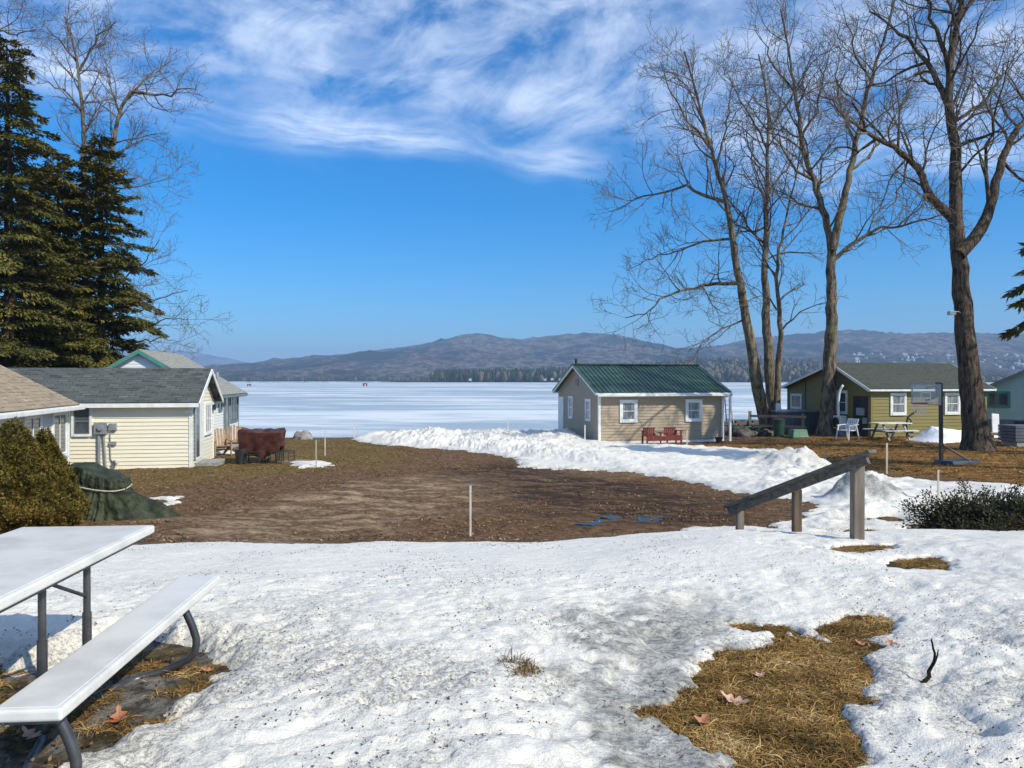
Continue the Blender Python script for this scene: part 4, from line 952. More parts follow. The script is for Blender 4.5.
def con(px, Dd, pytop, rpx, seed, label, **kw):
    p = AT(px, pytop, Dd); zb = -1.25; conifer('hemlock_tree', label, p.x, Dd, zb, p.z, rpx * Dd / FPX, seed, group=gC, **kw)
con(8, 36, 42, 92, 41, 'tallest hemlock, at the left edge, its tip above all the others', nbr=210, per=270)
con(-70, 38, 60, 90, 42, 'hemlock mostly outside the left edge', nbr=120, per=200)
con(58, 40, 158, 84, 43, 'hemlock in the middle of the group, just left of the bare tree', nbr=200, per=250)
con(100, 40.5, 140, 72, 44, 'rightmost hemlock, wrapped around the foot of the bare tree', nbr=210, per=260)
con(36, 43, 165, 80, 45, 'lower hemlock showing between the tallest and the middle hemlock', nbr=150, per=260)
# hemlock bough at the right edge
con_r = AT(1092, 60, 22)
conifer('hemlock_tree', 'hemlock beyond the right edge, one low bough reaching into view', con_r.x, 22, -1.0, con_r.z, 2.4, 47, base_open=.40, nbr=70, per=160)
# ---- clipped dwarf spruces beside the tan house
def cone_shrub(label, x, y, zb, hgt, rad, seed, n_=26000):
    rg = np.random.default_rng(seed); root = empty('dwarf_spruce', (x, y, zb), 0, label, 'shrub', 'clipped dwarf spruces beside the tan roofed house')
    def prof(t): return rad * np.clip(1.0 - t, 0, 1) ** .90 * (np.minimum(1, .72 + 1.6 * t)) * 1.16 + .02
    t = 1 - np.sqrt(rg.random(n_)) ; a_ = rg.uniform(0, 2*np.pi, n_)
    lump = 1 + .30 * fbm(np.cos(a_) * 2.6 + seed, t * 6 + np.sin(a_) * 2.6, 4, seed, .65) + .06 * pn(a_ * 9, t * 22, seed)
    r = prof(t) * lump * rg.uniform(.86, 1.03, n_)
    C = np.stack([r * np.cos(a_), r * np.sin(a_), t * hgt * (1 + .03 * pn(a_ * 3, t * 3, 2))], 1)
    Dn = np.stack([np.cos(a_), np.sin(a_), np.full(n_, .8)], 1) + rg.normal(0, .5, (n_, 3))
    V, Fq = sprays(C, Dn, 0, rg, (.03, .075), (.008, .018), 0.0); npmesh('needles', V, Fq, m_yew, root)
    na, nt_ = 60, 40; A_, T_ = np.meshgrid(np.linspace(0, 2*np.pi, na), np.linspace(0, 1, nt_)); lm = 1 + .30 * fbm(np.cos(A_) * 2.6 + seed, T_ * 6 + np.sin(A_) * 2.6, 4, seed, .65)
    rr = prof(T_) * lm * .88; i = np.arange(na * nt_).reshape(nt_, na)
    Fq = np.stack([i[:-1, :-1], i[:-1, 1:], i[1:, 1:], i[1:, :-1]], -1).reshape(-1, 4)
    npmesh('inner_bough', np.stack([(rr * np.cos(A_)).ravel(), (rr * np.sin(A_)).ravel(), (T_ * hgt * .97).ravel()], 1), Fq, m_yew, root, smooth=True)
p = AT(13, 527, 13.0); cone_shrub('taller conical dwarf spruce at the left edge in front of the tan house', p.x, 13.0, float(H(p.x, 13)), 1.86, .92, 51, 40000)
p = AT(45, 527, 13.5); cone_shrub('shorter conical dwarf spruce touching the green tarp bundle', p.x, 13.5, float(H(p.x, 13.5)), 1.70, .56, 52, 28000)
# ---- spreading juniper on the right
rg = np.random.default_rng(61); jc = []; jd = []; jb = []
x0, y0 = 5.95, 9.9; zj = SZ(x0, y0) - .02
for i in range(1200):
    a_ = rg.uniform(0, 2*np.pi); ln = rg.uniform(.35, 1.0) * (1.25 if math.cos(a_) > 0 else .95); st = np.array([rg.uniform(-.1, 2.2), rg.uniform(-.5, .6), 0.02])
    d = np.array([math.cos(a_), math.sin(a_) * .7, rg.uniform(.12, .62)]); pts = [st]; n_ = 6
    ln *= .8
    for j in range(n_ - 1): d = d + np.array([0, 0, -.05]) + rg.normal(0, .08, 3); pts.append(pts[-1] + d / np.linalg.norm(d) * ln / (n_ - 1))
    pts = np.array(pts); jb.append((pts, np.linspace(.008, .002, n_))); m_ = int(260 * ln + 60)
    u = rg.uniform(.2, 1, m_); ii = np.minimum((u * (n_ - 1)).astype(int), n_ - 2); f = (u * (n_ - 1) - ii)[:, None]; c = pts[ii] * (1 - f) + pts[ii + 1] * f
    tg = pts[ii + 1] - pts[ii]; tg /= np.linalg.norm(tg, axis=1, keepdims=True); off = rg.normal(0, .045, (m_, 3)); jc.append(c + off); jd.append(tg + off * 12)
root = empty('juniper_bush', (x0, y0, zj), 0, 'dark low spreading juniper bush poking out of the snow at the right edge', 'shrub')
V, Fq = tubes(jb, lambda r: 3); npmesh('branch', V, Fq, m_hbark, root); V, Fq = sprays(np.concatenate(jc), np.concatenate(jd), 0, rg, (.025, .06), (.008, .017), 0); npmesh('needles', V, Fq, m_jun, root)
# ------------------------------------------------------------------ objects
m_plastic = simple('white_moulded_plastic', (.68, .66, .62), (.50, .485, .455), 2.6, .38, bs=.25, bd=.0015, lo=.38, hi=.72, detail=9)
m_steel = simple('powder_coated_steel', (.060, .062, .068), (.10, .10, .105), 8, .38, metal=.5)
def wood(name, c1, c2, sc=5, st=(1, 1, 1), rough=.85): return simple(name, c1, c2, sc, rough, st, bs=.6, bd=.004, lo=.3, hi=.7, detail=8)
m_weather = wood('weathered_wood', (.13, .105, .078), (.26, .215, .165), 14, (1, 1, .12)); m_rail = wood('grey_rail_wood', (.060, .052, .042), (.15, .13, .105), 16, (.15, 1, 1))
m_brownpost = wood('brown_post_wood', (.050, .030, .018), (.16, .105, .068), 14, (1, 1, .12)); m_stakewood = wood('stake_wood', (.42, .36, .27), (.55, .49, .38), 20, (1, 1, .2))
m_tanwood = wood('new_tan_wood', (.26, .15, .075), (.38, .24, .13), 10, (1, 1, .3)); m_red = simple('red_painted_wood', (.13, .014, .010), (.20, .032, .024), 8, .5)
m_whitestake = simple('white_stake_paint', (.72, .71, .66), (.52, .50, .45), 14, .6)

# ---- folding picnic table in the foreground
d_ = Vector((-.077, .997, 0)); px_ = Vector((.997, .077, 0)); Cc = Vector((-2.07, 4.45, 0)) - px_ * .37 - d_ * .915
pt = empty('picnic_table', (Cc.x, Cc.y, 0), R(4.4), 'white plastic folding picnic table with grey steel legs in the foreground snow', 'picnic table')
def board(nm, x0, x1, z0, z1, par):
    m = MB(); m.box(x0, x1, -.915, .915, z0, z1); b = m.build(nm, m_plastic, par, bevel=.012, segs=3)
    g = MB(); g.box(x0+.022, x1-.022, -.893, .893, z1-.002, z1+.0025); g.build('surface_panel', m_plastic, b, bevel=.002)
    k = MB(); k.box(x0+.03, x1-.03, -.88, .88, z0-.02, z0+.002); k.build('support_frame', m_steel, b); return b
board('table_top', -.37, .37, .694, .74, pt); board('bench', .50, .74, .395, .44, pt); board('bench', -.74, -.50, .395, .44, pt)
for sx in (1, -1):
    for (yl, yb) in ((.30, .62), (-.12, -.72)):
        m = MB(); m.tube([(sx*.27, yl, .70), (sx*.27, yl, .36)], .017, 12); m.tube([(sx*.27, yl, .42), (sx*.27, yl, .03)], .0215, 12); m.build('table_leg', m_steel, pt, smooth=False)
        m = MB(); pts = []
        ctl = [(sx*.60, yb, .40), (sx*.635, yb, .33), (sx*.675, yb, .24), (sx*.70, yb, .16), (sx*.69, yb, .10), (sx*.655, yb, .055), (sx*.60, yb, .032), (sx*.53, yb*.97, .005), (sx*.40, yb*.8+yl*.2, -.02), (sx*.27, yl, -.02)]
        c_, r_ = smoothpath(ctl, [.0205, .0205], .03, np.random.default_rng(1), 0); m.tube([tuple(q) for q in c_], .0205, 14); m.build('bench_leg', m_steel, pt, smooth=True)
    m = MB(); m.tube([(sx*.27, -.12, .685), (sx*.27, .30, .50)], .009, 8); m.build('brace', m_steel, pt)
m = MB(); m.tube([(-.27, .30, .66), (.27, .30, .66)], .013, 8); m.tube([(-.27, -.12, .66), (.27, -.12, .66)], .013, 8); m.build('cross_bar', m_steel, pt)

# ---- handrail
hr = empty('handrail', AT(797, 540, 9.0), 0, 'weathered wooden stair handrail on three posts at the edge of the snow', 'handrail'); off = -hr.location
def hpost(px, ytop, Y, w, mat):
    p = AT(px, ytop, Y) + off; m = MB(); m.box(p.x-w/2, p.x+w/2, p.y-w/2, p.y+w/2, -1.0, p.z); m.build('post', mat, hr, bevel=.008)
hpost(740, 511, 9.75, .088, m_weather); hpost(797, 489, 9.1, .095, m_brownpost); hpost(857.5, 464, 8.4, .118, m_weather)
a = AT(729, 511, 9.85) + off; b_ = AT(868, 459, 8.25) + off
m = MB(); m.bar(a, b_, .05, .11); m.build('rail', m_rail, hr, bevel=.006)
m = MB(); u_ = (b_ - a).normalized(); m.bar(a + Vector((0, 0, .065)) - u_*.03, b_ + Vector((0, 0, .065)) + u_*.06, .14, .04); m.build('cap_board', m_rail, hr, bevel=.006)

# ---- survey stakes
def stake(px, pyb, pyt, w, mat, label, lean=0.0, Y=None):
    x, y = G(px, pyb); z = SZ(x, y)
    if Y: y = Y; x = (px-512)/FPX*y; z = CAMZ-(pyb-HOR)/FPX*y
    h_ = (pyb - pyt) / FPX * y; m = MB(); m.bar((0, 0, -.15), (lean, 0, h_), w, w*.5, (0, 1, 0)); o = m.build('stake', mat, loc=(x, y, z)); tag(o, label, 'stake', 'wooden marker stakes')
stake(470.5, 536, 485, .030, m_whitestake, 'white topped stake standing at the front edge of the drive, nearest the camera')
stake(316, 467, 441, .035, m_stakewood, 'short tan stake in the small snow patch on the left lawn')
stake(325, 456, 430, .035, m_whitestake, 'pale stake just behind the small snow patch on the left lawn')
stake(354, 438, 422, .045, m_whitestake, 'pale stake at the lake edge by the left end of the snowbank')
stake(508, 431, 419, .045, m_whitestake, 'thin stake rising behind the snowbank against the lake ice', Y=37)
stake(585, 441, 425, .045, m_whitestake, 'grey white stake at the shaded gable of the green roofed cottage', Y=32.3)
stake(687, 447, 430, .045, m_stakewood, 'stake in front of the green roofed cottage beside the red seat', Y=31.5)
stake(887, 474, 443, .05, m_stakewood, 'tan stake between the handrail and the basketball pole')
stake(938.5, 511, 470, .035, m_stakewood, 'stake in the snow strip in front of the basketball hoop', Y=15.8)
stake(826, 461, 452, .05, m_stakewood, 'tiny stake stub behind the ploughed snow heap')

# ---- green tarp bundle
def cloth(name, fn, mat, parent=None, nu=120, nv=60, thick=.01, loc=None):
    U_, V_ = np.meshgrid(np.linspace(0, 2*np.pi, nu, endpoint=False), np.linspace(0, 1, nv)); P = fn(U_, V_); i = np.arange(nu*nv).reshape(nv, nu); j = np.roll(i, -1, 1)
    Fq = np.stack([i[:-1], j[:-1], j[1:], i[1:]], -1).reshape(-1, 4); o = npmesh(name, np.stack([q.ravel() for q in P], 1), Fq, mat, parent, smooth=True, loc=loc); return o
m_gtarp = simple('green_tarp', (.017, .021, .011), (.045, .055, .028), 5, .6, bs=.8, bd=.05, spec=.25); m_rtarp = simple('burgundy_tarp', (.038, .010, .008), (.090, .030, .022), 4, .38, bs=.3, bd=.02, spec=.6)
gx0, gy0 = (99-512)/FPX*14.6, 14.6; gz0 = float(H(gx0, gy0))
def gt_fn(U_, V_):
    c, s_ = np.cos(U_), np.sin(U_)
    zt = 1.02 * (1 - np.clip((V_-.12)/.88, 0, 1)); top = np.clip(V_/.12, 0, 1)
    zt = np.where(V_ < .12, 1.02 + .05*(1-top), zt)
    sq = 1 / np.maximum(np.abs(c), np.abs(s_)) ** .55
    rx = np.where(V_ < .12, top**.5 * .44, np.interp(V_, [.12, .28, .42, .60, .8, 1], [.44, .47, .45, .52, .60, .74])); ry = np.where(V_ < .12, top**.5 * .38, np.interp(V_, [.12, .28, .42, .6, .8, 1], [.38, .40, .38, .44, .52, .62]))
    fold = .028*np.cos(5*U_+2*V_+2*np.sin(2*U_)) + .10*fbm(np.cos(U_)*3+V_*1.0, np.sin(U_)*3, 5, 7, .6) - .05*np.abs(pn(np.cos(U_)*5, np.sin(U_)*5+V_*1.5, 3))
    amp = np.interp(V_, [0, .12, .42, 1], [.3, .9, .7, 1.7])
    r = 1 + fold * amp * 1.6
    trail = np.exp(-((np.angle(np.exp(1j*(U_ + .15)))) / .50)**2) * sst(V_, .42, 1.0) ** 1.3 * .85
    x = c*sq*rx*r + trail * np.sign(c) + .05*V_; y = s_*sq*ry*r
    z = zt * (1 - .30 * sst(x, -.45, .5) * (1 - sst(V_, .25, .75))) + .03*fbm(x*3, y*3, 3, 9)
    return x, y, np.maximum(z, .012 + .02*np.abs(fbm(x*5, y*5, 2, 4)))
tb_ = empty('tarp_covered_grill', (gx0, gy0, gz0), 0, 'grill wrapped in dark green tarp tied with rope beside the dwarf spruces', 'covered grill')
cloth('tarp', gt_fn, m_gtarp, tb_, 200, 90)
rp = MB(); rr = [(math.cos(t_)*.515*(1/max(abs(math.cos(t_)), abs(math.sin(t_)))**.5), math.sin(t_)*.45*(1/max(abs(math.cos(t_)), abs(math.sin(t_)))**.5), .60 + .02*math.sin(2*t_) - .06*math.cos(t_)) for t_ in np.linspace(0, 2*math.pi, 60)]
rp.tube(rr, .012, 6); rp.build('rope', m_stakewood, tb_)
bx = MB(); bx.box(-.53, -.44, -.30, -.18, .0, .97); bx.box(-.55, -.38, -.36, -.28, .74, .9); bx.build('side_shelf', m_white, tb_, bevel=.01)

# ---- burgundy covered patio table
Yb = 26.6; bx0 = (262-512)/FPX*Yb; bz0 = float(H(bx0, Yb))
ct = empty('covered_patio_table', (bx0, Yb, bz0), R(8), 'patio table set under a sagging burgundy tarp on the left lawn', 'covered table')
def rt_fn(U_, V_):
    c, s_ = np.cos(U_), np.sin(U_); top = np.clip(V_/.25, 0, 1); sq = 1 / np.maximum(np.abs(c), np.abs(s_)) ** .7
    k_ = np.clip((V_-.25)/.75, 0, 1); hem = .30 + .16*np.cos(2*U_) + .10*np.abs(np.cos(U_*3.5)) 
    z = np.where(V_ < .25, 1.12 + .06*np.sin(U_*2) - .04*top + .05*fbm(c*2*top, s_*2*top, 3, 5), 1.08 - (1.08 - hem) * k_)
    r = np.where(V_ < .25, top, 1 - .22*k_ + (.05*np.cos(8*U_)+.05*fbm(c*2+k_, s_*2, 4, 15))*k_*1.4)
    return c*sq*.80*r + .05*k_*c, s_*sq*.55*r, z
cloth('tarp', rt_fn, m_rtarp, ct, 160, 60)
for (lx, ly) in ((-.5,-.36),(.5,-.36),(.5,.36),(-.5,.36)):
    m = MB(); m.tube([(lx, ly, 1.0), (lx*1.05, ly*1.05, 0)], .025, 8); m.build('table_leg', m_black, ct)
for (lx, ly, r_) in ((-.15,-.6,0), (.55,-.55,.3), (.85,-.3,1.2)):
    m = MB(); c_, s_ = math.cos(r_), math.sin(r_)
    for (ax, ay) in ((-.2,-.2),(.2,-.2),(.2,.2),(-.2,.2)): m.tube([(lx+ax*c_-ay*s_, ly+ax*s_+ay*c_, .42), (lx+(ax*c_-ay*s_)*1.1, ly+(ax*s_+ay*c_)*1.1, 0)], .014, 6)
    for k_ in range(6):
        t_ = -.2+.08*k_; m.bar((lx+t_*c_+.2*s_, ly+t_*s_-.2*c_, .42), (lx+t_*c_-.2*s_, ly+t_*s_+.2*c_, .42), .05, .015)
    for k_ in range(3): m.bar((lx+(-.2)*c_+.22*s_, ly-.2*s_-.22*c_, .12+.12*k_), (lx+.2*c_+.22*s_, ly+.2*s_-.22*c_, .12+.12*k_), .02, .02)
    m.build('tucked_chair', m_black, ct)
pb = AT(241, 461, 26.0); bn = empty('bin', (pb.x, 26.0, float(H(pb.x, 26.0))), 0, 'black tapered bin standing in front of the burgundy covered table', 'bin')
m = MB(); m.tube([(0,0,0), (0,0,.02), (0,0,.46)], [.17,.175,.21], 20); m.build('body', m_black, bn); m = MB(); m.tube([(0,0,.46), (0,0,.50)], [.225,.225], 20); m.build('rim', m_black, bn)
# pallet of slats on the grass
pp_ = AT(297, 460, 26.3); pl_ = empty('slatted_mat', (pp_.x, 26.3, float(H(pp_.x, 26.3))+.02), R(-20), 'grey slatted wooden mat lying on the grass right of the covered table', 'mat')
for i in range(7): m = MB(); m.box(-.5+i*.15, -.42+i*.15, -.45, .45, 0, .03); m.build('slat', m_weather, pl_)
# ---- adirondack style chairs by the grey roofed house
def adir(px, pyb, Y, rz, label):
    x = (px-512)/FPX*Y; r = empty('wooden_chair', (x, Y, float(H(x, Y))), rz, label, 'chair', 'tan wooden lounge chairs by the patio door')
    for i in range(5): m = MB(); m.bar((-.22+i*.11, .22, .30), (-.24+i*.12, .52, 1.0-.03*abs(i-2)), .085, .02, (0,-1,.3)); m.build('back_slat', m_tanwood, r)
    m = MB(); m.bar((0, -.32, .38), (0, .28, .27), .5, .025); m.build('seat', m_tanwood, r)
    for s_ in (-1, 1):
        m = MB(); m.bar((s_*.31, -.38, .56), (s_*.31, .38, .58), .12, .022); m.build('armrest', m_tanwood, r)
        m = MB(); m.box(s_*.29-.02, s_*.29+.02, -.34, -.25, 0, .55); m.build('leg', m_tanwood, r); m = MB(); m.bar((s_*.26, -.3, .36), (s_*.26, .62, .03), .03, .11); m.build('leg', m_tanwood, r)
adir(221, 448, 29.0, R(35), 'tan wooden lounge chair against the white wall, left of the other'); adir(234, 446, 30.5, R(20), 'tan wooden lounge chair half hidden behind the burgundy tarp')

# ---- boulders
m_rock = simple('granite', (.16, .15, .14), (.33, .31, .28), 2.5, .9, bs=.7, bd=.03)
m_drock = simple('dark_stone', (.035, .033, .03), (.12, .11, .10), 3, .9, bs=.7, bd=.03)
def rock(px, pyb, Y, wx, hz_, mat, label, seed, group=None):
    U_, V_ = np.meshgrid(np.linspace(0, 2*np.pi, 28, endpoint=False), np.linspace(-.4, 1, 14)); el_ = V_*np.pi/2; x, y, z = np.cos(U_)*np.cos(el_), np.sin(U_)*np.cos(el_), np.sin(el_)
    r = 1 + .32*fbm(x*1.3+seed, y*1.3+z, 4, seed); i = np.arange(U_.size).reshape(U_.shape); j = np.roll(i, -1, 1); Fq = np.stack([i[:-1], j[:-1], j[1:], i[1:]], -1).reshape(-1, 4)
    X0 = (px-512)/FPX*Y; o = npmesh('boulder', np.stack([(x*r*wx).ravel(), (y*r*wx*.8).ravel(), (z*r*hz_).ravel()], 1), Fq, mat, smooth=True, loc=(X0, Y, float(H(X0, Y)))); tag(o, label, 'boulder', group)
rock(303, 438, 37.5, .50, .38, m_rock, 'rounded grey boulder at the lake edge beyond the left lawn', 3)
gB = 'dark stones under the green picnic table'
for (px, Y, w_, h_, sd) in ((737, 38.5, .42, .5, 4), (744, 38.0, .38, .42, 5), (741, 37.4, .45, .34, 6), (751, 38.6, .38, .3, 8), (767, 37.8, .45, .28, 11)):
    rock(px, 0, Y, w_, h_, m_drock, {737: 'dark stone nearest the white porch post', 744: 'dark stone right of the one by the porch post', 741: 'lowest front stone of the dark heap', 751: 'dark stone at the foot of the left fence post', 767: 'dark flat stone at the foot of the tree clump'}[px], sd, gB)

# ---- red double seat
rs = k.root.matrix_basis @ Vector((2.05, -.62, 0)); rd = empty('garden_seat', (gx_(0)*0 + (662-512)/FPX*33.6, 33.6, -1.24), R(ag), 'red wooden double seat with middle shelf against the greige cottage wall', 'garden seat')
for s_ in (-1, 1):
    m = MB()
    for i in range(6): m.box(s_*.50-.27+i*.094, s_*.50-.27+i*.094+.07, .26, .285, .42, .72)
    m.build('backrest', m_red, rd); m = MB(); m.box(s_*.50-.30, s_*.50+.30, .235, .26, .68, .74); m.box(s_*.50-.30, s_*.50+.30, .235, .26, .40, .45); m.build('back_rail', m_red, rd)
    m = MB()
    for i in range(5): m.box(s_*.50-.30, s_*.50+.30, -.25+i*.10, -.17+i*.10, .38, .40)
    m.build('seat', m_red, rd); m = MB(); m.box(s_*.83-.04, s_*.83+.04, -.28, .30, .58, .61); m.build('armrest', m_red, rd)
    for y_ in (-.24, .26): m = MB(); m.box(s_*.80-.03, s_*.80+.03, y_-.03, y_+.03, -.02, .58); m.build('leg', m_red, rd)
m = MB(); m.box(-.20, .20, -.26, .28, .52, .55); m.build('shelf', m_red, rd); m = MB(); m.box(-.84, .84, -.29, -.27, .18, .38); m.build('front_rail', m_red, rd)
m = MB(); m.box(-.18,-.13,-.22,-.17,-.02,.52); m.build('leg', m_red, rd); m = MB(); m.box(.13,.18,-.22,-.17,-.02,.52); m.build('leg', m_red, rd)
# ---- flower pot
pq = AT(719, 444, 34.2); fp_ = empty('flower_pot', (pq.x, 34.2, float(H(pq.x, 34.2))), 0, 'black flower pot at the right corner of the green roofed cottage', 'flower pot')
m = MB(); m.tube([(0,0,0),(0,0,.24)], [.11,.16], 16); m.build('body', m_black, fp_); m = MB(); m.tube([(0,0,.24),(0,0,.28)], [.175,.175], 16); m.build('rim', m_black, fp_)
# ---- swim ladder standing behind the porch post
m_pink = simple('faded_ladder_paint', (.55, .50, .55), (.45, .35, .42), 5, .5)
pq = AT(731, 424, 42); ld = empty('ladder', (pq.x, 42, -1.25), R(10), 'pale aluminium ladder leaning upright by the lake behind the porch post', 'ladder')
for s_ in (-.22, .22): m = MB(); m.bar((s_, 0, 0), (s_*.7, .45, 1.95), .05, .06, (0,1,0)); m.build('side_rail', m_pink, ld)
for i in range(7): t_ = .1+.13*i; m = MB(); m.bar((-.22+.066*t_, .45*t_, 1.95*t_), (.22-.066*t_, .45*t_, 1.95*t_), .03, .03); m.build('rung', m_pink, ld)
# ---- green topped picnic table by the stones
m_gtop = simple('green_table_paint', (.05, .16, .12), (.07, .20, .15), 4, .5)
def picnic(px, Y, rz, L_, top, bot, name, label, group=None, h_=.76, z=None):
    x = (px-512)/FPX*Y; r = empty(name, (x, Y, float(H(x, Y)) if z is None else z), rz, label, 'picnic table', group)
    m = MB()
    for i in range(5): m.box(-L_/2, L_/2, -.37+i*.15, -.37+i*.15+.14, h_-.04, h_)
    m.build('table_top', top, r)
    for s_ in (-1, 1): m = MB(); m.box(-L_/2, L_/2, s_*.68-.13, s_*.68+.13, .42, .46); m.build('bench', top, r)
    for e_ in (-1, 1):
        xx = e_*(L_/2-.3)
        for s_ in (-1, 1): m = MB(); m.bar((xx, s_*.62, 0), (xx, s_*.18, h_-.04), .045, .09, (1,0,0)); m.build('leg', bot, r)
        m = MB(); m.bar((xx+.05, -.78, .38), (xx+.05, .78, .38), .04, .08); m.build('cross_beam', bot, r)
    return r
picnic(742, 39.2, R(8), 1.5, m_gtop, m_black, 'picnic_table', 'green topped picnic table among the dark stones by the fence')
picnic(890.5, 34.0, R(10), 1.6, m_white, m_gtrim, 'picnic_table', 'white picnic table on the lawn in front of the olive cottage')
# ---- rail fence
fx = empty('rail_fence', AT(750, 437, 38.6), 0, 'weathered two rail fence running from the tree clump towards the olive cottage', 'fence'); fo = -fx.location
pts = [(750, 38.6), (803, 37.2)]
for (px, Y) in pts:
    p = AT(px, 411 if px == 750 else 414, Y) + fo; m = MB(); m.box(p.x-.06, p.x+.06, p.y-.06, p.y+.06, -.2, p.z); m.build('post', m_weather, fx)
for dz in (.98, .50): a = AT(750, 437, 38.5)+fo; b_ = AT(806, 437, 37.05)+fo; m = MB(); m.bar(a+Vector((0,-.03,dz+.08)), b_+Vector((0,-.03,dz-.02)), .05, .11); m.build('rail', m_weather, fx)
# ---- rubbish bin and green tub
m_gbin = simple('green_bin_plastic', (.012, .05, .03), (.02, .07, .045), 4, .45)
pq = AT(779, 439, 37.0); tc_ = empty('rubbish_bin', (pq.x, 37.0, float(H(pq.x, 37.0))), 0, 'dark green rubbish bin with lid beside the rail fence', 'bin')
m = MB(); m.tube([(0,0,0),(0,0,.78)], [.23,.29], 20); m.build('body', m_gbin, tc_); m = MB(); m.tube([(0,0,.78),(0,0,.82),(0,0,.90)], [.32,.32,.14], 20); m.build('lid', m_black, tc_)
m_gtub = simple('pale_green_plastic', (.09, .19, .12), (.12, .24, .16), 4, .5)
pq = AT(798, 438, 36.4); tu = empty('upturned_tub', (pq.x, 36.4, float(H(pq.x, 36.4))), R(12), 'pale green tub turned upside down right of the rubbish bin', 'tub')
m = MB(); n4 = [(-.38,-.25),(.38,-.25),(.38,.25),(-.38,.25)]
lo_ = [Vector((x*1.05, y*1.05, .02)) for x, y in n4]; hi_ = [Vector((x*.88, y*.85, .38)) for x, y in n4]; m.face(hi_)
for i in range(4): j = (i+1) % 4; m.face([lo_[i], lo_[j], hi_[j], hi_[i]])
m.build('body', m_gtub, tu, bevel=.04); m = MB(); m.box(-.43,.43,-.29,.29,.0,.05); m.build('rim', m_gtub, tu, bevel=.01)
# ---- hot tub behind the fence
m_tub = simple('grey_tub_panel', (.10, .10, .105), (.16, .16, .165), 3, .6, (6, 6, .5)); pq = AT(792, 437, 39.5)
ht = empty('hot_tub', (pq.x, 39.8, float(H(pq.x, 39.8))), R(14), 'square grey hot tub with flat cover behind the fence by the olive cottage', 'hot tub')
m = MB(); m.box(-1.0, 1.0, -1.0, 1.0, 0, 1.02); m.build('body', m_tub, ht, bevel=.05); m = MB(); m.box(-1.04, 1.04, -1.04, 1.04, 1.022, 1.13); m.build('cover', m_metal, ht, bevel=.03)
# ---- small white sign on the slim trunk
pq = AT(773.5, 407.5, 39.15); sg = MB(); sg.box(-.13, .13, -.012, .012, -.23, .23); s_o = sg.build('notice_sign', m_white, loc=(pq.x+.25, pq.y, pq.z), bevel=.004); tag(s_o, 'small blank white notice fixed to the right hand trunk of the clump', 'sign')
# ---- white plastic armchair
pq = AT(847, 438, 34.2); wc = empty('plastic_armchair', (pq.x, 34.2, float(H(pq.x, 34.2))), R(-62), 'white plastic garden armchair turned left beside the forked tree', 'chair')
m = MB(); m.box(-.27,.27,-.25,.25,.40,.44); m.build('seat', m_white, wc, bevel=.015)
m = MB()
for i in range(6): m.bar((-.23+i*.092, .24, .44), (-.25+i*.10, .42, .90), .06, .02, (0,-1,.4))
m.bar((-.28, .425, .90), (.28, .425, .90), .03, .07); m.build('backrest', m_white, wc)
for s_ in (-1,1):
    m = MB(); m.bar((s_*.30, -.27, .64), (s_*.30, .36, .68), .07, .03); m.build('armrest', m_white, wc)
    m = MB(); m.bar((s_*.28, -.22, .64), (s_*.32, -.30, 0), .05, .05); m.build('leg', m_white, wc); m = MB(); m.bar((s_*.27, .26, .66), (s_*.31, .42, 0), .05, .05); m.build('leg', m_white, wc)
# ---- heat pump and white pipe at the olive cottage gable
pq = AT(842, 431, 36.6); hp = empty('heat_pump', (pq.x, 37.0, float(H(pq.x, 37.0))), R(100), 'white heat pump unit against the dark gable of the olive cottage', 'heat pump')
m = MB(); m.box(-.42,.42,-.17,.17,.35,.98); m.build('casing', m_white, hp, bevel=.02); m = MB(); m.tube([(-.08,.18,.66),(-.08,.20,.66)], .25, 24); m.build('fan_grille', m_black, hp)
for s_ in (-.3,.3): m = MB(); m.box(s_-.03, s_+.03, -.15, .15, 0, .35); m.build('stand', m_metal, hp)
m = MB(); pz = [AT(838.5, 418, 36.2), AT(838.5, 400, 36.2), AT(839.5, 391, 36.2), AT(843, 385, 36.1)]; c_, r_ = smoothpath([tuple(v) for v in pz], [.05, .05], .12, np.random.default_rng(3), 0); p0 = Vector(pz[0])
m.tube([tuple(Vector(v)-p0) for v in c_], .055, 10); o = m.build('drain_hose', m_white, loc=p0, smooth=True); tag(o, 'white curved hose rising from the heat pump beside the forked tree', 'hose')
# ---- snow slid off the olive cottage roof
Xh, Yh, Fh_ = grid(np.linspace(-1.55, 2.2, 100), np.linspace(-.95, .95, 50))
px0, py0 = (946-512)/FPX*33.6, 33.6
prof = np.interp(Xh, [-1.55, -1.2, -.85, -.62, -.2, .8, 2.2], [0, .20, .50, .66, .58, .50, .42]) * np.clip(1 - (np.abs(Yh)/.95)**1.6, 0, 1) ** .75 * (1 + .10*fbm(Xh*2, Yh*2, 3, 5))
m_sn2 = simple('clean_roof_snow', (.80, .82, .85), (.70, .72, .75), 5, .6, bs=.4, bd=.02)
o = npmesh('snow_heap', np.stack([Xh, Yh, prof - .04], 1), Fh_, m_sn2, smooth=True, loc=(px0, py0, float(H(px0, py0)))); o.rotation_euler = (0, 0, R(14)); tag(o, 'smooth white heap of roof snow in front of the olive cottage', 'snow heap')
m = MB(); pz = [AT(907, 436, 34.4), AT(906.5, 424, 34.4), AT(908, 417, 34.4), AT(913, 413.5, 34.4), AT(916.5, 411, 34.4)]; p0 = Vector(pz[0]); m.tube([tuple(Vector(v)-p0) for v in pz], .045, 8); m.tube([tuple(AT(908,417,34.4)-p0), tuple(AT(911.5,421,34.4)-p0), tuple(AT(909.5,425,34.4)-p0)], .035, 8)
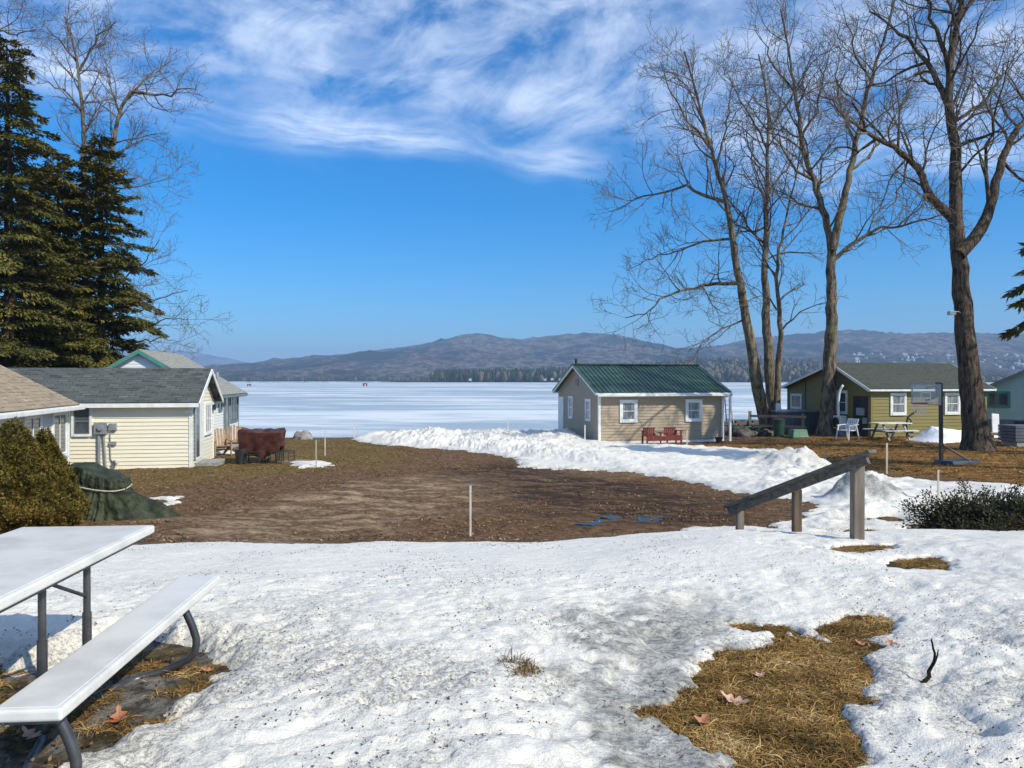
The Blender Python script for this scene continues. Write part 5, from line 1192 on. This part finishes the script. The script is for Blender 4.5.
o = m.build('plant_hook', m_black, loc=p0); tag(o, 'dark curled plant hook between the picnic table and the roof snow', 'plant hook')

# ---- basketball hoop
Yh_ = 24.6; xh = (941.5-512)/FPX*Yh_; zh = float(H(xh, Yh_)); bh = empty('basketball_hoop', (xh, Yh_, zh), 0, 'portable basketball hoop with clear backboard and black pole on the lawn', 'basketball hoop')
m_nb = simple('navy_plastic', (.012, .020, .045), (.025, .035, .07), 5, .45); m_rim = simple('red_rim_paint', (.40, .03, .02), (.30, .03, .02), 5, .4)
hT = CAMZ - 3*Yh_/FPX - zh
m = MB(); m.bar((0,0,.06), (-.03,0,hT), .10, .10, (0,1,0)); m.build('pole', m_black, bh, bevel=.01)
m = MB(); bp = [(-.16,-.22),(.10,-.42),(1.25,-.12),(1.32,.25),(1.0,.50),(-.10,.30)]
tp = [Vector((x*.92+.03, y*.9, .13)) for x, y in bp]; bt = [Vector((x, y, 0)) for x, y in bp]; m.face(tp)
for i in range(6): j = (i+1) % 6; m.face([bt[i], bt[j], tp[j], tp[i]])
m.build('base', m_nb, bh, bevel=.03)
m = MB(); m.tube([(.03,-.06,.62),(.85,-.15,.12)], .018, 6); m.build('strut', m_black, bh); m = MB(); m.tube([(.03,.06,.62),(.95,.3,.12)], .018, 6); m.build('strut', m_black, bh)
nb = Vector((-.85, -.527, 0)); ub = Vector((.527, -.85, 0)); cb_ = Vector((-.56, -.12, hT-.36)); up_ = Vector((0,0,1))
m_acr = bpy.data.materials.new('clear_acrylic'); m_acr.use_nodes = True; n = m_acr.node_tree; b = n.nodes['Principled BSDF']; b.inputs['Base Color'].default_value = (.62, .68, .64, 1); b.inputs['Alpha'].default_value = .28; b.inputs['Roughness'].default_value = .15
def plate(m, c, hw, hh, t):
    m.bar(c - ub*hw, c + ub*hw, hh*2, t, nb)
m = MB(); m.bar(cb_-ub*.46, cb_+ub*.46, .012, .62, (0,0,1)); bd_ = m.build('backboard', m_acr, bh)
fr = MB()
for s_ in (-1,1): fr.bar(cb_+ub*(s_*.46)-up_*.32, cb_+ub*(s_*.46)+up_*.32, .03, .03, nb); fr.bar(cb_-ub*.46+up_*(s_*.32), cb_+ub*.46+up_*(s_*.32), .03, .03, nb)
fr.build('edge_frame', m_metal, bd_)
sq_ = MB(); c2 = cb_ - up_*.08 + nb*.012
for s_ in (-1,1): sq_.bar(c2+ub*(s_*.15)-up_*.13, c2+ub*(s_*.15)+up_*.13, .022, .01, nb); sq_.bar(c2-ub*.15+up_*(s_*.13), c2+ub*.15+up_*(s_*.13), .022, .01, nb)
sq_.build('target_square', m_white, bd_)
m = MB(); rc_ = cb_ - up_*.28 + nb*.36; m.tube([tuple(rc_ + Vector((math.cos(t_), math.sin(t_), 0))*.225) for t_ in np.linspace(0, 2*math.pi, 33)], .018, 8, caps=False); m.bar(cb_-up_*.28, cb_-up_*.28+nb*.14, .12, .04); rm = m.build('rim', m_rim, bh)
m = MB(); nn = 10
for i in range(nn):
    for s_ in (1, -1):
        pts = [rc_ + Vector((math.cos(t0), math.sin(t0), 0))*(.22-.09*q) - up_*(.36*q) for q, t0 in ((q, 2*math.pi*i/nn + s_*q*1.2) for q in (0, .25, .5, .75, 1))]; m.tube([tuple(v) for v in pts], .0045, 3)
m.build('net', m_white, rm)
m = MB(); m.bar((-.02, 0, hT-.06), cb_+up_*.2, .05, .05); m.bar((-.02, 0, hT-.40), cb_-up_*.2, .05, .05); m.build('mount_arm', m_black, bh); m = MB(); m.box(-.17,-.05,-.07,.07,hT-.42,hT+.02); m.build('height_adjuster', m_black, bh, bevel=.01)

# ---- things by the teal cottage
pq = AT(1020, 447, 30.5); dk = empty('dock_stack', (pq.x+.75, 31, float(H(pq.x, 31))), R(4), 'stack of slate grey dock boards by the teal cottage at the right edge', 'board stack')
m_dock = simple('slate_board', (.075, .080, .095), (.11, .115, .13), 3, .7)
for i in range(5): m = MB(); m.box(-1.0, 1.4, -.5, .5, .20+i*.13, .20+i*.13+.115); m.build('board', m_dock, dk, bevel=.01)
for s_ in (-.6, .9): m = MB(); m.box(s_-.3, s_+.3, -.45, .45, 0, .195); m.build('block', m_concrete, dk)
pq = AT(994, 436, 33.5); m = MB(); m.bar((0,0,0), (.08,.2,1.15), .32, .05, (0,1,0)); o = m.build('leaning_panel', m_white, loc=(pq.x+.1, 33.5, float(H(pq.x, 33.5))), bevel=.02); tag(o, 'white panel leaning upright just right of the big trunk', 'panel')
for i, (dz, lb) in enumerate(((0, 'lower pale plank lying between the big trunk and the grey board stack'), (.22, 'upper pale plank resting between the big trunk and the grey board stack'))):
    m = MB(); m.box(-.55,.55,-.2,.2,.1+dz,.2+dz); m.box(-.45,-.35,-.15,.15,dz,.1+dz); m.box(.35,.45,-.15,.15,dz,.1+dz); o = m.build('plank', m_weather, loc=((1000-512)/FPX*32.5, 32.5-i*.02, float(H(20.6, 32.5))+.0)); tag(o, lb, 'plank')

# ---- ice fishing huts
def hut(px, pyb, w, c1, label):
    D_ = (CAMZ+2.4)*FPX/(pyb-HOR); x = (px-512)/FPX*D_; r = empty('fishing_hut', (x, D_, -2.4), R(15), label, 'hut'); m = MB(); m.box(-w/2,w/2,-w*.35,w*.35,.1,w*.62); m.build('wall', c1, r, bevel=.02)
    m = MB(); m.slab([(-w*.56,-w*.42,w*.62),(w*.56,-w*.42,w*.62),(w*.56,w*.42,w*.74),(-w*.56,w*.42,w*.74)], .06); m.build('roof', m_black, r); m = MB(); m.box(-w*.12,w*.12,-w*.36,-w*.352,.15,w*.5); m.build('door', m_sash, r)
hut(365, 386.3, 2.6, m_red, 'red brown ice fishing hut far out on the frozen lake'); hut(249, 386.4, 2.0, m_black, 'dark ice fishing hut on the ice right of the grey roofed house')

# ------------------------------------------------------------------ small ground cover
rg = np.random.default_rng(77)
def rnd_in(P, n_, pad=0.0):
    xs = [p[0] for p in P]; ys = [p[1] for p in P]; X_ = rg.uniform(min(xs)-pad, max(xs)+pad, n_); Y_ = rg.uniform(min(ys)-pad, max(ys)+pad, n_); k_ = sdf(X_, Y_, P) > -pad; return X_[k_], Y_[k_]
def vmat(name, cols, rough=.8):
    """colour per blade from a stored random value"""
    m, n, b = newmat(name); a = attr(n, 'tone'); cr = N(n, 'ShaderNodeValToRGB'); L(n, a, cr.inputs[0]); e = cr.color_ramp.elements
    for i, c in enumerate(cols):
        el_ = e[i] if i < 2 else e.new(1.0); el_.position = i/(len(cols)-1); el_.color = (*c, 1)
    L(n, cr.outputs[0], b.inputs['Base Color']); b.inputs['Roughness'].default_value = rough; b.inputs['Specular IOR Level'].default_value = .2; return m
m_dry = vmat('dry_grass', [(.040, .022, .009), (.105, .070, .018), (.23, .125, .036), (.42, .26, .085), (.62, .46, .23)])
def blades(name, X_, Y_, Z_, lr, wr, lift, mat, label, cat, curl=.3):
    k_ = len(X_); a_ = rg.uniform(0, 2*np.pi, k_) ; l = rg.uniform(*lr, k_); w = rg.uniform(*wr, k_); up = np.abs(rg.normal(0, lift, k_))
    d = np.stack([np.cos(a_), np.sin(a_), np.zeros(k_)], 1); s_ = np.stack([-np.sin(a_), np.cos(a_), rg.normal(0, .5, k_)], 1) * w[:, None]
    p0 = np.stack([X_, Y_, Z_], 1); p1 = p0 + d*(l*.5)[:, None]; p1[:, 2] += up*l*.6 + .004; p2 = p0 + d*l[:, None] + s_*rg.normal(0, 3, k_)[:, None]*curl; p2[:, 2] += up*l*.8 - .3*l*curl + .003
    V = np.stack([p0-s_, p0+s_, p1+s_*.9, p1-s_*.9, p2+s_*.25, p2-s_*.25], 1).reshape(-1, 3); b_ = np.arange(k_)[:, None]*6
    Fq = np.concatenate([b_+np.array([0,1,2,3]), b_+np.array([3,2,4,5])]); tone = np.repeat(np.clip(rg.random(k_)*.50 + .50*(.5+.75*fbm(X_*2.6, Y_*3.4, 4, 3)), 0, 1), 6)
    return tag(npmesh(name, V, Fq, mat, attrs=dict(tone=tone)), label, cat, kind='stuff')
xs_, ys_ = [], []
for P, n_ in ((P_GRASS, 68000), (P_THIN, 2500), (P_POST, 7000), (P_SPOT, 3000)):
    a, b_ = rnd_in(P, n_*2, .05); xs_.append(a); ys_.append(b_)
a, b_ = rnd_in(P_BENCH, 42000); kk_ = fbm(a*3.2, b_*3.2, 4, 12) > .20; xs_.append(a[kk_]); ys_.append(b_[kk_])
Xg = np.concatenate(xs_); Yg = np.concatenate(ys_)
blades('dry_grass', Xg, Yg, H(Xg, Yg) + .006, (.03, .10), (.0008, .0022), .17, m_dry, 'matted olive and straw coloured grass in the thawed patches of snow', 'grass')
a, b_ = rnd_in(P_MINI, 900, .02); blades('grass_tuft', a, b_, H(a, b_) + .10, (.02, .06), (.001, .002), .8, m_dry, 'small green tuft poking through the snow in the middle foreground', 'grass')
# lawn grass and litter further off
m_gold = vmat('lawn_straw', [(.06, .028, .008), (.17, .088, .020), (.30, .165, .042), (.46, .29, .11)])
a = rg.uniform(5, 27, 60000); b_ = rg.uniform(14, 36, 60000); kk_ = (sdf(a, b_, P_LAWN) > .1) & (snow_thick(a, b_) < 0); a, b_ = a[kk_], b_[kk_]
blades('lawn_grass', a, b_, H(a, b_) + .015, (.05, .16), (.004, .010), .25, m_gold, 'flattened golden brown grass on the lawn under the trees at right', 'grass')
a = rg.uniform(-16, -2, 40000); b_ = rg.uniform(12, 36, 40000); kk_ = (sdf(a, b_, P_LEFTG) > 0) & (fbm(a*.7, b_*.7, 3, 4) > -.15); a, b_ = a[kk_], b_[kk_]
m_olv = vmat('winter_grass', [(.05, .035, .012), (.11, .085, .02), (.18, .14, .04), (.30, .23, .10)])
blades('winter_grass', a, b_, H(a, b_) + .01, (.04, .12), (.003, .008), .25, m_olv, 'thin olive winter grass on the left lawn', 'grass')
m_litter = vmat('leaf_litter', [(.05, .025, .013), (.11, .058, .028), (.19, .115, .062), (.36, .26, .17)])
def litter(name, X_, Y_, Z_, sr, label, mat=None, cat='leaves'):
    k_ = len(X_); V = np.random.default_rng(3).normal(0, 1, (k_, 3)); V[:, 2] = np.abs(V[:, 2])*2.2 + .6; V /= np.linalg.norm(V, axis=1, keepdims=True); a_ = rg.uniform(0, 6.3, k_)
    t1 = np.stack([np.cos(a_), np.sin(a_), np.zeros(k_)], 1); t1 -= V*(t1*V).sum(1, keepdims=True); t1 /= np.linalg.norm(t1, axis=1, keepdims=True); t2 = np.cross(V, t1); s_ = rg.uniform(*sr, k_)[:, None]; c = np.stack([X_, Y_, Z_], 1); rr_ = lambda: rg.uniform(.5, 1.1, k_)[:, None]
    Q = np.stack([c - t1*s_*rr_(), c - t2*s_*.6*rr_(), c + t1*s_*rr_(), c + t2*s_*.6*rr_()], 1); Q[:, 0, 2] += (s_[:, 0]*rg.uniform(0, .5, k_)); Q[:, 2, 2] += (s_[:, 0]*rg.uniform(0, .4, k_))
    return tag(npmesh(name, Q.reshape(-1, 3), np.arange(k_*4).reshape(-1, 4), mat or m_litter, attrs=dict(tone=np.repeat(rg.random(k_), 4))), label, cat, kind='stuff')
a = rg.uniform(-17, 18, 90000); b_ = 11.4 + 26*rg.random(90000)**1.35; t_ = snow_thick(a, b_); kk_ = (t_ < 0) & (fbm(a*.45, b_*.8, 4, 14) > -.12 ) & ((sdf(a, b_, P_TRACK) < .3) | (rg.random(len(a)) < .2)) & (np.abs(a) < b_*.8); a, b_ = a[kk_], b_[kk_]
litter('leaf_litter', a, b_, H(a, b_) + .015, (.010, .038), 'scattered brown oak leaves and clods on the muddy ground')
a, b_ = rnd_in(P_GRASS + [], 700); a2_, b2_ = rnd_in(P_BENCH, 900); a, b_ = np.r_[a, a2_], np.r_[b_, b2_]
litter('leaf_crumbs', a, b_, H(a, b_) + .022, (.006, .018), 'brown leaf crumbs lying in the thawed patches')
# dark specks of bark and twig on the old snow
a = rg.uniform(-4.2, 4.2, 20000); b_ = 2.7 + 6.0*rg.random(20000)**1.5; t_ = snow_thick(a, b_); kk_ = (t_ > .03) & (fbm(a*.9, b_*.9, 3, 17) + .5*fbm(a*4, b_*4, 2, 18) > -.05 + .08*(b_-4)); a, b_, t_ = a[kk_], b_[kk_], t_[kk_]
zz_ = H(a, b_) + t_ + suncups(a, b_) * sst(t_, 0, .08) + .002
m_deb = vmat('bark_crumbs', [(.02, .015, .01), (.06, .045, .03), (.12, .09, .06), (.20, .16, .11)])
litter('bark_debris', a, b_, zz_, (.0025, .012), 'dark specks of bark and needles scattered over the old snow', m_deb, 'debris')
# single oak leaves
m_oak = simple('oak_leaf', (.30, .10, .045), (.42, .20, .10), 30, .7); m_oakp = simple('pale_oak_leaf', (.42, .24, .17), (.50, .33, .25), 30, .7)
def oakleaf(px, py, size, rz, mat, label, curl=.3, dz=.02):
    x, y = G(px, py); z = SZ(x, y) + dz; mb = MB(); n_ = 22; ctr = []
    for i in range(n_ + 1):
        t_ = i / n_; w = (.30 * math.sin(math.pi * t_ ** .8) * (1 + .45 * math.sin(t_ * 22))) * size; yy = (t_ - .5) * size * 1.3
        ctr.append((w, yy, curl * size * (4 * (t_ - .5) ** 2)))
    for (w0, y0_, z0_), (w1, y1_, z1_) in zip(ctr, ctr[1:]):
        e = .25
        mb.face([(-w0, y0_, z0_ + e*w0), (0, y0_, z0_), (0, y1_, z1_), (-w1, y1_, z1_ + e*w1)]); mb.face([(0, y0_, z0_), (w0, y0_, z0_ + e*w0), (w1, y1_, z1_ + e*w1), (0, y1_, z1_)])
    o = mb.build('oak_leaf', mat, loc=(x, y, z)); o.rotation_euler = (R(12), R(-8), rz); tag(o, label, 'leaf', 'fallen oak leaves')
oakleaf(118, 722, .11, .4, m_oak, 'rust red oak leaf on the thawed patch under the bench'); oakleaf(206, 673, .06, 1.9, m_oak, 'small orange leaf by the far bench foot'); oakleaf(30, 738, .09, 1.2, m_oakp, 'curled tan leaf in the dark wet corner under the bench')
oakleaf(734, 706, .11, 1.1, m_oakp, 'pale pink oak leaf lying on the grass patch'); oakleaf(700, 728, .10, 2.4, m_oak, 'dull brown leaf near the lower left of the grass patch'); oakleaf(892, 650, .06, .3, m_oak, 'small orange leaf on the snow right of the grass patch')
oakleaf(758, 681, .07, 2.0, m_oakp, 'cream curled leaf in the middle of the grass patch'); oakleaf(862, 647, .06, .9, m_oak, 'brown leaf at the top corner of the grass patch')
# sticks
def stick(pts, r, label, seed):
    x, y = G(*pts[0]); z = SZ(x, y) - .01; W3 = [Vector((0,0,0))] + [AT(px, py, y + dy) - Vector((x, y, z)) for (px, py, dy) in pts[2]]
    c_, q_ = smoothpath([tuple(v) for v in W3], [r, r*.35], .02, np.random.default_rng(seed), .004); return c_, q_, (x, y, z)
def mkstick(base, path, r, label, seed, side=()):
    x, y = G(*base); z = SZ(x, y) - .01; o_ = Vector((x, y, z)); W3 = [Vector((0,0,0))] + [AT(px, py, y + dy) - o_ for (px, py, dy) in path]
    c_, q_ = smoothpath([tuple(v) for v in W3], [r, r*.35], .02, np.random.default_rng(seed), .004); m = MB(); m.tube([tuple(v) for v in c_], [float(v) for v in q_], 8)
    for sdp in side:
        W4 = [AT(px, py, y + dy) - o_ for (px, py, dy) in sdp]; c2_, q2 = smoothpath([tuple(v) for v in W4], [r*.5, r*.2], .02, np.random.default_rng(seed+1), .003); m.tube([tuple(v) for v in c2_], [float(v) for v in q2], 6)
    o = m.build('stick', m_hbark, loc=o_, smooth=True); tag(o, label, 'stick')
mkstick((921, 690), [(928, 680, 0), (934, 664, .02), (936, 655, 0), (932, 640, .03)], .012, 'dark stick standing up out of the snow right of the grass patch', 5, [[(934, 666, 0), (938, 660, 0), (939, 650, .02)]])
mkstick((1024, 640), [(1018, 632, 0), (1010, 627, .02)], .005, 'fine dark twig on the snow at the right edge', 6, [[(1018, 632, 0), (1019, 638, 0)]])
mkstick((186, 541), [(182, 536, 0), (176, 533, .1)], .006, 'small dry weed stems at the snow crest behind the picnic table', 7, [[(184, 538, 0), (190, 534, 0)], [(186, 541, 0), (200, 535, 0)], [(182, 536, 0), (184, 531, 0)]])
